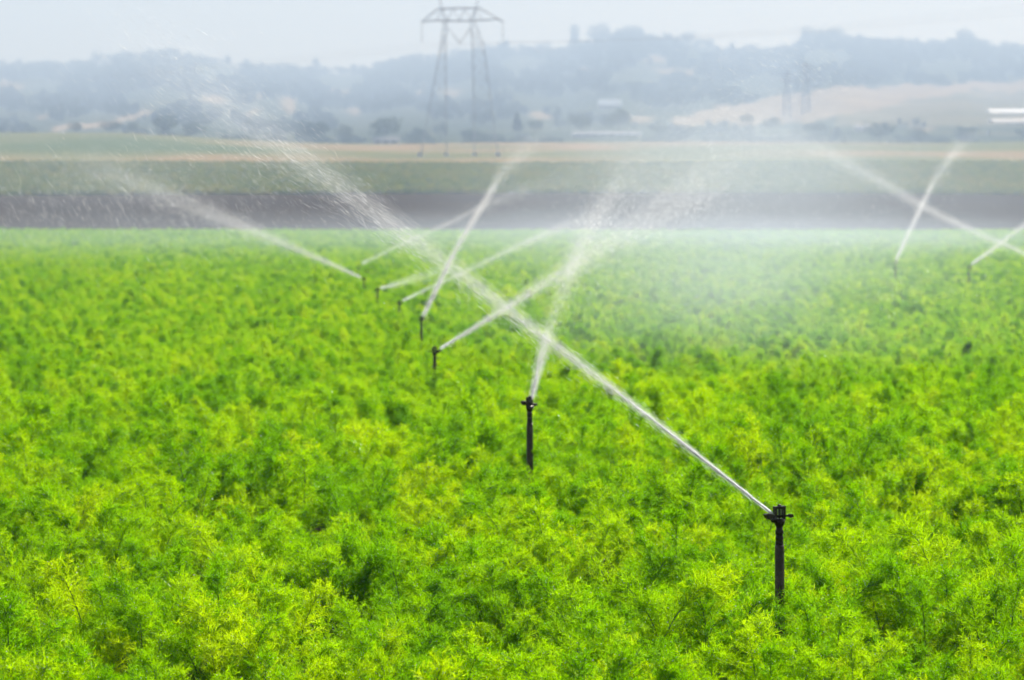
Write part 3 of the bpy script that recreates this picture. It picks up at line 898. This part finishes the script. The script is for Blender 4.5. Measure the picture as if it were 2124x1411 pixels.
# drifting spray: drops that no one could count
def spray(name, label, specs, seed):
    rg = np.random.default_rng(seed)
    Cs, Ds, Ls, Rs = [], [], [], []
    for cx, cy_, sx, sy, Y0, Y1, cnt, ang, lpx, wpx, rot in specs:
        Y = rg.uniform(Y0, Y1, cnt)
        gx, gy = rg.normal(size=cnt) * sx, rg.normal(size=cnt) * sy
        c, s = math.cos(R(rot)), math.sin(R(rot))
        px = cx + gx * c - gy * s; py = cy_ + gx * s + gy * c
        C = np.stack([(px - CX) / F_PX * Y, Y, EYE + (HOR - py) / F_PX * Y], 1)
        ok = C[:, 2] > ground_z(C[:, 0], C[:, 1]) + 0.7
        C = C[ok]; Y = Y[ok]; k = len(C)
        a = R(ang) + rg.normal(size=k) * 0.14
        D = unit(np.stack([np.cos(a), rg.normal(size=k) * 0.2, np.sin(a)], 1))
        Cs.append(C); Ds.append(D)
        Ls.append(lpx * Y / F_PX * rg.uniform(.4, 1.5, k)); Rs.append(wpx * .5 * Y / F_PX * rg.lognormal(0, .4, k))
    me = droplets_mesh(name, np.concatenate(Cs), np.concatenate(Ds), np.concatenate(Ls), np.concatenate(Rs))
    tag(link_mesh(name, me), label, 'spray', kind='stuff')
    return len(me.vertices) // 5

# cx, cy, sx, sy, Y0, Y1, count, direction, length px, width px, rotation of the cloud
J += spray('falling_drops', 'thin streaks of falling drops over the left half of the field',
           [(260, 260, 260, 130, 10.8, 15, 220, -58, 12, 0.24, 0), (120, 420, 200, 60, 16, 40, 1300, -60, 9, 0.2, 0), (420, 430, 200, 60, 16, 40, 500, -58, 9, 0.2, 0),
            (470, 200, 130, 45, 10.6, 11.5, 900, 145, 7, 0.2, 35), (1000, 760, 500, 250, 10.5, 14, 80, -60, 2.4, 0.9, 0)], 31)
J += spray('drifting_spray', 'white cloud of fine drifting spray over the middle and right of the field',
           [(1430, 390, 170, 80, 25, 60, 4000, -62, 2.6, 0.3, -30), (1620, 400, 190, 80, 25, 70, 3000, -60, 2.6, 0.3, 25), (1230, 520, 60, 110, 20, 32, 1200, -70, 2.6, 0.3, 20),
            (1500, 560, 260, 60, 25, 70, 3000, -70, 2.6, 0.3, 0), (250, 400, 200, 70, 40, 70, 1500, -62, 2.6, 0.3, 0)], 32)
J += spray('arching_spray', 'sparkling sheet of drops arching before the hillside on the right',
           [(1540, 180, 110, 55, 12, 16, 600, -25, 5, .26, -25), (1690, 150, 90, 40, 12, 16, 350, -35, 5, .26, 25), (1420, 250, 70, 60, 12, 16, 250, 40, 5, .26, 0), (1600, 350, 300, 150, 12, 20, 250, -50, 5, .26, 0)], 33)
print('drops', J)

# soft mist: closed clouds of thin even mist
def mist(px, py, Y, sx, sy, sz, dens, label, seed):
    rg = np.random.default_rng(seed)
    c = at(px, py, Y)
    bm = bmesh.new()
    bmesh.ops.create_icosphere(bm, subdivisions=3, radius=1.02)
    for v in bm.verts: v.co = (v.co.x * sx, v.co.y * sy, v.co.z * sz)
    o = bm_obj('spray_mist', bm, mat_cloud('spray_mist', dens, (sx, sy, sz), seed))
    o.location = c
    tag(o, label, 'mist', 'veils of mist over the crop', 'stuff')
for i, a in enumerate([
    (1410, 380, 42, 4.2, 11, 2.1, 0.021, 'brightest veil of mist, hanging above the crop right of the second jet'),
    (1660, 420, 62, 7.5, 14, 2.4, 0.011, 'wide veil of mist before the dark soil right of the middle'),
    (1520, 590, 40, 5.4, 15, 1.5, 0.021, 'low veil of mist lying on the crop right of the middle'),
    (1540, 320, 58, 5.0, 10, 1.7, 0.012, 'high thin veil of mist where the jets arch before the hills'),
    (1900, 430, 120, 14, 25, 4.5, 0.004, 'thin veil of mist behind the crossing jets at right'),
    (1080, 470, 100, 10, 25, 3.0, 0.003, 'thin veil of mist behind the middle of the sprinkler line'),
    (230, 400, 90, 7, 20, 2.6, 0.003, 'thin veil of mist at the end of the left-hand jet'),
    (1062, 510, 165, 70, 105, 2.6, 0.0044, 'broad low veil of mist over the far part of the crop'),
]):
    mist(*a, 50 + i)

# ------------------------------------------------------------------ far strip crop, woods, trees
def leaf_cloud(seed, n_leaf, size, fun, mat, name):
    """many small leaf faces spread through a volume given by fun(rg, n) -> points"""
    rg = np.random.default_rng(seed)
    C = fun(rg, n_leaf)
    a = unit(rg.normal(size=(n_leaf, 3))); b_ = unit(np.cross(a, rg.normal(size=(n_leaf, 3))))
    s = size * rg.uniform(.5, 1.4, n_leaf)[:, None]
    V = np.stack([C - a * s, C + b_ * s * .6, C + a * s, C - b_ * s * .6], 1).reshape(-1, 3)
    Fc = np.arange(n_leaf * 4).reshape(-1, 4)
    return np_mesh(name, V, Fc, [mat])

def lobes(rg, n_, L, shell=0.75):
    L = np.array(L)
    w = L[:, 3] ** 2; i = rg.choice(len(L), n_, p=w / w.sum())
    d = unit(rg.normal(size=(n_, 3)))
    r = L[i, 3] * (shell + (1 - shell) * rg.random(n_)) * rg.uniform(.82, 1.08, n_)
    P = L[i, :3] + d * r[:, None]
    P[:, 2] = np.maximum(P[:, 2], 0.02)
    return P

def oak_lobes(seed, n=9):
    rg = np.random.default_rng(seed)
    out = [(0, 0, .55, .34)]
    for k in range(n):
        a = k * 2.4 + rg.uniform(-.4, .4); rr = rg.uniform(.12, .36)
        out.append((rr * math.cos(a), rr * math.sin(a), rg.uniform(.30, .86) - rr * .25, rg.uniform(.13, .24)))
    return out
def cone_lobes(seed):
    rg = np.random.default_rng(seed)
    return [(rg.uniform(-.03, .03), rg.uniform(-.03, .03), z, .20 * (1.08 - z) + .03) for z in np.linspace(.12, .97, 12)]
def tall_lobes(seed):
    rg = np.random.default_rng(seed)
    return [(rg.uniform(-.10, .10), rg.uniform(-.10, .10), z, rg.uniform(.10, .18)) for z in np.linspace(.28, .92, 12)]

def crown_mesh(kind, seed, n_leaf=900, size=.035):
    L = {'oak': oak_lobes, 'cone': cone_lobes, 'tall': tall_lobes}[kind](seed)
    return leaf_cloud(seed, n_leaf, size, lambda rg, n_: lobes(rg, n_, L), M_TREE, 'crown')
CROWNS = {k: [crown_mesh(k, 600 + 10 * j + i) for i in range(4)] for j, k in enumerate(('oak', 'cone', 'tall'))}

def trunk_mesh(kind, seed):
    rg = np.random.default_rng(seed)
    bm = bmesh.new()
    top = .55 if kind == 'oak' else .9
    add_tube(bm, [(0, 0, -.03), (.004, 0, .12), (.008, .004, .3), (0, .006, top)], [.035, .026, .02, .006], 7)
    for k in range(5):
        a = k * 2.4 + rg.uniform(-.3, .3); z = rg.uniform(.2, .45); e = rg.uniform(.12, .26) if kind != 'cone' else .08
        add_tube(bm, [(0, 0, z), (e * .5 * math.cos(a), e * .5 * math.sin(a), z + .12), (e * math.cos(a), e * math.sin(a), z + .25)], [.012, .008, .003], 5)
    bmesh.ops.recalc_face_normals(bm, faces=list(bm.faces))
    me = bpy.data.meshes.new('trunk'); bm.to_mesh(me); bm.free(); me.materials.append(M_BARK)
    return me
TRUNKS = {k: [trunk_mesh(k, 700 + i) for i in range(3)] for k in CROWNS}

def tree(px, ybase, ytop, width_px, Y, kind, label, group, on_hill=None):
    p = at(px, ybase, Y)
    if on_hill: p.z = float(hill_z(np.array([p.x]), np.array([p.y]))[0]) - 0.3
    h = (ybase - ytop) * pxm(Y); w = width_px * pxm(Y)
    root = empty('tree', p, random.uniform(0, 6.28))
    i = random.randrange(100)
    wk = {'oak': .95, 'cone': .44, 'tall': .46}[kind]
    for nm, me in (('crown', CROWNS[kind][i % 4]), ('trunk', TRUNKS[kind][i % 3])):
        o = link_mesh(nm, me, root)
        o.scale = (w / wk, w / wk, h) if nm == 'crown' else (h * .8, h * .8, h)
    tag(root, label, 'tree', group)

VAL = 'trees along the foot of the hills'
RID = 'trees on the skyline ridge'
for a in (
    (158, 277, 250, 34, 930, 'oak', 'small dark tree by the pale track at the left foot of the hills', VAL),
    (232, 277, 247, 54, 935, 'oak', 'broad low tree right of the small dark one at the left', VAL),
    (275, 277, 250, 30, 930, 'oak', 'small tree just left of the big round tree by the brown field', VAL),
    (342, 282, 234, 62, 930, 'oak', 'big dark round tree at the left above the tan field', VAL),
    (400, 286, 252, 60, 940, 'oak', 'low spreading tree right of the big round tree', VAL),
    (655, 294, 246, 70, 950, 'oak', 'dark tree at the foot of the hill left of the pylon', VAL),
    (715, 292, 256, 50, 955, 'oak', 'low tree between the dark tree and the large one before the pylon', VAL),
    (800, 290, 238, 84, 940, 'oak', 'large dark round tree just left of the pylon', VAL),
    (868, 294, 262, 40, 950, 'oak', 'low tree behind the left leg of the pylon', VAL),
    (975, 292, 266, 66, 950, 'oak', 'low dark hedge tree seen between the pylon legs', VAL),
    (1073, 272, 231, 26, 985, 'cone', 'dark pointed conifer right of the pylon', VAL),
    (1112, 274, 246, 44, 985, 'oak', 'round shrub-like tree beside the pointed conifer', VAL),
    (1205, 272, 234, 60, 980, 'oak', 'round tree left of the long pale roof on the valley floor', VAL),
    (1285, 270, 220, 66, 985, 'oak', 'tall dark tree under the white-roofed house', VAL),
    (1365, 280, 250, 50, 975, 'oak', 'mid-sized tree at the lower left corner of the tan hillside', VAL),
    (1550, 262, 233, 36, 1005, 'oak', 'small dark tree at the foot of the tan hillside', VAL),
    (1600, 270, 240, 56, 1000, 'oak', 'wider tree right of the small one below the tan hillside', VAL),
    (1690, 280, 252, 70, 990, 'oak', 'low broad tree below the right end of the tan hillside', VAL),
    (1825, 296, 246, 76, 950, 'oak', 'big dark rounded tree at right above the green strip', VAL),
    (1905, 294, 262, 44, 955, 'oak', 'small tree right of the big rounded one at right', VAL),
    (2000, 294, 258, 60, 955, 'oak', 'low tree below the bright white roofs at the right edge', VAL),
): tree(*a)
for a in (
    (200, 142, 104, 34, 2880, 'oak', 'single round treetop standing up on the left skyline'),
    (262, 136, 108, 40, 2880, 'oak', 'treetop on the skyline right of the single round one'),
    (655, 160, 127, 20, 2880, 'tall', 'thin small tree on the low skyline left of the pylon'),
    (1048, 114, 86, 26, 2880, 'tall', 'tree on the skyline just right of the pylon'),
    (1128, 116, 86, 40, 2880, 'oak', 'rounded tree on the skyline between pylon and tall grove'),
    (1192, 118, 63, 26, 2870, 'tall', 'narrow tall tree at the left end of the skyline grove'),
    (1245, 100, 56, 56, 2870, 'oak', 'tallest broad tree of the skyline grove'),
    (1310, 92, 60, 60, 2870, 'oak', 'broad tree on top of the middle hill'),
    (1425, 104, 74, 44, 2870, 'oak', 'rounded tree right of the middle hilltop grove'),
    (1675, 102, 58, 40, 2870, 'oak', 'high tree at the left end of the right-hand ridge'),
    (1730, 96, 66, 60, 2870, 'oak', 'broad tree on the right-hand ridge beside the high one'),
    (2000, 104, 66, 50, 2870, 'oak', 'tall rounded tree on the ridge near the right edge'),
): tree(*a, RID, True)

# woodland on the slopes: reads as one mass
WOOD = [bpy.data.objects.new('a%02d' % i, crown_mesh('oak' if i < 4 else 'tall', 800 + i, 420, .05)) for i in range(6)]
cand_u = RNG.uniform(-250, 2370, 9000); cand_t = RNG.uniform(0.0, 1.0, 9000) ** 0.8
Yw = H0 + 30 + (H1 - H0 - 40) * cand_t
xw = (cand_u - CX) / F_PX * Yw
zw = hill_z(xw, Yw)
yw = HOR - F_PX * (zw - EYE) / Yw
noise = np.sin(cand_u * .021 + yw * .05) + np.sin(cand_u * .0083 - yw * .09 + 2) + .6 * np.sin(cand_u * .05 + 1)
grow = (clearing(cand_u, yw - 3) < .3) & (pale_field(cand_u, yw) < .5) & (noise > -1.0 + 1.5 * (1 - cand_t)) & (RNG.random(9000) < .85)
# a clearing also stays visible: no tall trees right below it
grow &= (clearing(cand_u, yw - 9) < .5) & ~yard(cand_u, yw)
# the ridge itself is wooded throughout
ru = np.arange(-250, 2370, 7.0) + RNG.uniform(-3, 3, len(np.arange(-250, 2370, 7.0)))
rY = RNG.uniform(2820, 2900, len(ru)); rx = (ru - CX) / F_PX * rY
P = np.concatenate([np.stack([xw, Yw, zw - .4], 1)[grow], np.stack([rx, rY, hill_z(rx, rY) - .4], 1)])
hgt = RNG.uniform(6, 13, len(P)) * (0.36 + 0.64 * np.clip((P[:, 1] - H0) / (H1 - H0), 0, 1)) * np.concatenate([np.ones(grow.sum()), RNG.uniform(.5, 1.05, len(ru))])
wd = hgt * RNG.uniform(.9, 1.7, len(P))
scatter('hill_woodland', P, RNG.uniform(0, 6.28, len(P)), np.stack([wd, wd, hgt], 1), RNG.integers(0, 6, len(P)), WOOD, 'hazy blue-grey woods covering the far hills', 'woodland')

# hedge-like scrub along the foot of the hills
su = RNG.uniform(-250, 2370, 700); sY = RNG.uniform(915, 1040, 700); sx_ = (su - CX) / F_PX * sY
keep = (np.sin(su * .013) + np.sin(su * .037 + 1) > -.9) & (su > 330) & ~((su > 1160) & (su < 1340)) & ~((su > 765) & (su < 835)) & ~((su > 2030) & (su < 2240))
su, sY, sx_ = su[keep], sY[keep], sx_[keep]
sz = np.where(sY < H0, ground_z(sx_, sY), np.maximum(hill_z(sx_, np.maximum(sY, H0)), ground_z(sx_, sY)))
sh = RNG.uniform(1.2, 3.0, len(su)); sw_ = sh * RNG.uniform(1.2, 2.6, len(su))
WOOD2 = [bpy.data.objects.new('a%02d' % i, ob.data) for i, ob in enumerate(WOOD[:4])]
scatter('valley_scrub', np.stack([sx_, sY, sz - .3], 1), RNG.uniform(0, 6.28, len(su)), np.stack([sw_, sw_, sh], 1), RNG.integers(0, 4, len(su)), WOOD2, 'dark scrub lining the foot of the hills', 'scrub')

# rows of bushy plants on the dull green strip
def bush_pts(rg, n_):
    return lobes(rg, n_, [(0, 0, .3, .42), (.3, .1, .25, .32), (-.28, -.1, .28, .34), (.05, -.3, .3, .3), (0, .3, .22, .3)], .6)
BUSH = [bpy.data.objects.new('a%02d' % i, leaf_cloud(900 + i, 260, .11, bush_pts, M_BUSH, 'strip_bush')) for i in range(4)]
rows = []
Y = 451.0
while Y < 600:
    xs = np.arange(-Y * .21, Y * .21, 1.15)
    xs = xs + RNG.uniform(-.4, .4, len(xs))
    rows.append(np.stack([xs, Y + RNG.uniform(-.35, .35, len(xs))], 1)[RNG.random(len(xs)) < .9])
    Y += 2.6
P2 = np.concatenate(rows)
sc = RNG.uniform(.8, 1.5, len(P2))
scatter('strip_crop', np.column_stack([P2, ground_z(P2[:, 0], P2[:, 1]) - .05]), RNG.uniform(0, 6.28, len(P2)), np.stack([sc * 1.2, sc, sc], 1), RNG.integers(0, 4, len(P2)), BUSH, 'dull green bushy crop in rows behind the dark soil', 'crop')

# ------------------------------------------------------------------ pylon
def make_pylon():
    Y = 690.0
    base = at(952, 333, Y)
    gz = float(ground_z(np.array([base.x]), np.array([Y]))[0])
    root = empty('lattice_pylon', (base.x, Y, gz))
    s = pxm(Y)
    def P(px, py, d=0.0):
        p = at(px, py, Y)
        return Vector((p.x - base.x, d, p.z - gz))
    foot = lambda px, d: Vector((P(px, 333).x, d, -0.6))
    legs = {'lf': (foot(873, -5.5), P(914, 100, -1.6), P(921, 44, -1.2), P(911, -4, 0)),
            'lb': (foot(925, 5.5), P(924, 100, 1.6), P(927, 44, 1.2), P(911, -4, 0)),
            'rb': (foot(984, 5.5), P(980, 100, 1.6), P(976, 44, 1.2), P(992, -4, 0)),
            'rf': (foot(1034, -5.5), P(1003, 92, -1.6), P(984, 44, -1.2), P(992, -4, 0))}
    def pt(leg, f):
        pts = legs[leg]
        if f <= 1: return pts[0].lerp(pts[1], f)
        if f <= 2: return pts[1].lerp(pts[2], f - 1)
        return pts[2].lerp(pts[3], f - 2)
    for kx in legs:
        bm = bmesh.new()
        add_tube(bm, [pt(kx, f) for f in (0, .25, .5, .75, 1, 1.5, 2, 3)], [.125, .12, .115, .11, .105, .10, .09, .055], 4)
        bm_obj('leg', bm, M_PYLON, root, smooth=False)
        bm = bmesh.new(); p = legs[kx][0]
        add_box(bm, (p.x, p.y, .2), (1.2, 1.2, 1.2))
        bm_obj('footing', bm, M_WALL, root, smooth=False)
    lev = [0.0, .22, .40, .56, .70, .82, .92, 1.0, 1.5, 2.0]
    for a, b_ in (('lf', 'lb'), ('rf', 'rb')):
        for f0, f1 in zip(lev[:-1], lev[1:]):
            for q0, q1 in ((pt(a, f0), pt(b_, f1)), (pt(b_, f0), pt(a, f1)), (pt(a, f1), pt(b_, f1))):
                bm = bmesh.new(); add_tube(bm, [q0, q1], .045, 4)
                bm_obj('brace', bm, M_PYLON, root, smooth=False)
    # diagonals that join the two masts under the beam
    mid = P(953, 92, 0)
    for q0, q1 in ((P(930, 58, 0), mid), (P(975, 58, 0), mid), (P(916, 90, 0), P(930, 58, 0)), (P(1000, 86, 0), P(975, 58, 0)), (pt('lf', .92), pt('lb', 1.5)), (pt('rf', .92), pt('rb', 1.5))):
        bm = bmesh.new(); add_tube(bm, [q0, q1], .055, 4)
        bm_obj('brace', bm, M_PYLON, root, smooth=False)
    # cross-beam truss
    for d in (-1.0, 1.0):
        for q in ([P(874, 46, d * .2), P(900, 43, d), P(953, 44, d), P(1002, 42, d), P(1032, 40, d * .5), P(1045, 46, d * .2)], [P(874, 46, d * .2), P(908, 19, d), P(953, 17, d), P(994, 17, d), P(1045, 46, d * .2)]):
            bm = bmesh.new(); add_tube(bm, q, .11, 4)
            bm_obj('beam_chord', bm, M_PYLON, root, smooth=False)
        xs = np.linspace(905, 1000, 9)
        for i in range(8):
            ya, yb = (43, 18) if i % 2 == 0 else (18, 43)
            bm = bmesh.new(); add_tube(bm, [P(xs[i], ya, d), P(xs[i + 1], yb, d)], .05, 4)
            bm_obj('brace', bm, M_PYLON, root, smooth=False)
    # insulator strings
    def insul(a, b_):
        bm = bmesh.new()
        n_ = 14
        v = b_ - a; M = Matrix.Translation(a) @ v.to_track_quat('Z', 'Y').to_matrix().to_4x4(); Ln = v.length
        prof = []
        for i in range(n_):
            z = Ln * (i + .2) / n_
            prof += [(.04, z), (.11, z + Ln * .25 / n_), (.11, z + Ln * .4 / n_), (.04, z + Ln * .6 / n_)]
        add_lathe(bm, prof, 8, M)
        bm_obj('insulator', bm, M_INSUL, root)
    insul(P(875, 47), P(875, 90)); insul(P(1043, 47), P(1043, 86))
    insul(P(932, 62), P(953, 88)); insul(P(975, 62), P(954, 88))
    tag(root, 'tall hazy lattice power pylon with two peaks and long cross-beam', 'pylon')
    # conductors run away to the left and to the right of the tower
    for px, py, (lx, ly, lY), (rx_, ry, rY_), lab in ((875, 91, (-700, 190, 1300), (2600, -60, 640), 'thin power cable hung from the left end of the pylon beam'),
                                  (953, 90, (-640, 190, 1300), (2700, -60, 640), 'thin power cable hung from the middle of the pylon'),
                                  (1043, 87, (-580, 190, 1300), (2800, -60, 640), 'thin power cable hung from the right end of the pylon beam')):
        p = at(px, py, Y)
        pts = []
        for (ex, ey, eY), rev in (((lx, ly, lY), True), ((rx_, ry, rY_), False)):
            e = at(ex, ey, eY)
            seg = []
            for i in range(1, 17):
                f = i / 16
                q = p.lerp(e, f); q.z -= 16 * f * (1 - f)
                seg.append(q)
            pts = (seg[::-1] + [p]) if rev else pts + seg
        bm = bmesh.new(); add_tube(bm, pts, .014, 4)
        tag(bm_obj('power_cable', bm, M_CABLE, None), lab, 'power cable', 'cables of the power line')
make_pylon()

def small_mast(px, ytop, ybase, Y, label):
    b0 = at(px, ybase, Y)
    gz = float(hill_z(np.array([b0.x]), np.array([Y]))[0])
    root = empty('lattice_mast', (b0.x, Y, gz))
    H = at(px, ytop, Y).z - gz
    w0, w1 = 1.9, .7
    for sx in (-1, 1):
        for sy in (-1, 1):
            bm = bmesh.new(); add_tube(bm, [(sx * w0, sy * w0, -.5), (sx * w1, sy * w1, H)], [.28, .18], 4)
            bm_obj('leg', bm, M_PYLON, root, smooth=False)
    nseg = 7
    for i in range(nseg):
        f0, f1 = i / nseg, (i + 1) / nseg
        wa, wb = w0 + (w1 - w0) * f0, w0 + (w1 - w0) * f1
        for sy in (-1, 1):
            for sx in (-1, 1):
                bm = bmesh.new(); add_tube(bm, [(sx * wa, sy * wa, H * f0), (-sx * wb, sy * wb, H * f1)], .1, 4)
                bm_obj('brace', bm, M_PYLON, root, smooth=False)
    for f, wid in ((.80, 5.0), (.92, 4.0)):
        bm = bmesh.new(); add_prism(bm, [(-wid, H * f), (0, H * f - .5), (wid, H * f), (0, H * f + .8)], 1.0)
        bm_obj('crossarm', bm, M_PYLON, root, smooth=False)
    tag(root, label, 'mast', 'power masts before the right-hand hill')
small_mast(1632, 148, 243, float(hill_depth(1632, 243)), 'slim dark lattice mast before the tan hillside, left of the pair')
small_mast(1672, 128, 236, float(hill_depth(1672, 236)), 'fainter slim lattice mast before the tan hillside, right of the pair')

# ------------------------------------------------------------------ buildings
def building(px0, px1, ybase, yeave, yridge, Y, roof_m, label, windows=4, hill=True):
    a = at(px0, ybase, Y); b_ = at(px1, ybase, Y)
    w = b_.x - a.x; cx = (a.x + b_.x) / 2
    d = min(w * .6, 14)
    gz = float((hill_z if hill else ground_z)(np.array([cx]), np.array([Y]))[0])
    gz = min(gz, a.z)
    root = empty('building', (cx, Y, gz), 0)
    he = at(px0, yeave, Y).z - gz; hr = at(px0, yridge, Y).z - gz
    bm = bmesh.new(); add_box(bm, (0, d / 2, he / 2 - .5), (w, d, he + 1))
    bm_obj('wall', bm, M_WALL, root, smooth=False)
    bm = bmesh.new()
    ov = .5
    add_prism(bm, [(-d / 2 - ov, he + .02), (0, hr), (d / 2 + ov, he + .02)], w + 2 * ov, Matrix.Translation((0, d / 2, 0)) @ Matrix.Rotation(R(90), 4, 'Z'))
    bm_obj('roof', bm, roof_m, root, smooth=False)
    for i in range(windows):
        x = -w / 2 + w * (i + .5) / windows
        nm, mt = ('door', M_DOOR) if i == windows // 2 else ('window', M_GLASS)
        hh = he * .7 if nm == 'door' else he * .35
        zc = hh / 2 + .05 if nm == 'door' else he * .55
        bm = bmesh.new(); add_box(bm, (x, -.03, zc), (min(w / windows * .45, 1.6), .1, hh))
        o = bm_obj(nm, bm, mt, root, smooth=False)
        if nm == 'window':
            bm = bmesh.new(); add_box(bm, (x, -.08, zc - hh / 2 - .08), (min(w / windows * .55, 1.9), .2, .12))
            bm_obj('sill', bm, M_WALL, o, smooth=False)
    tag(root, label, 'building', 'buildings at the foot of the hills')
building(2056, 2190, 237, 234, 225, float(hill_depth(2120, 238)), M_WHITE, 'long shed with a brilliant white roof at the right edge', 7)
building(2062, 2200, 259, 254, 245, float(hill_depth(2120, 260)), M_WALL, 'long pale-roofed shed below the brilliant white roof', 7)
building(1243, 1287, 224, 218, 206, float(hill_depth(1265, 225)), M_WHITE, 'small house with a white roof half-way up the middle hill', 3)
building(1190, 1330, 282, 278, 272, float(hill_depth(1260, 284)), M_GREYROOF, 'long low building with a pale roof on the valley floor', 8)
building(775, 826, 294, 290, 284, 930, M_GREYROOF, 'small low shed with a pale roof before the large dark tree', 3, False)
building(1775, 1800, 272, 266, 259, float(hill_depth(1787, 273)), M_WALL, 'small pale house left of the big rounded tree at right', 2)

# ------------------------------------------------------------------ haze
bm = bmesh.new()
add_box(bm, (0, 1750, 140), (4600, 4100, 290))
hz = bm_obj('haze', bm, mat_volume('haze', (0.53, 0.71, 1.0), 0.00066, 0.13), smooth=False)
tag(hz, kind='stuff')
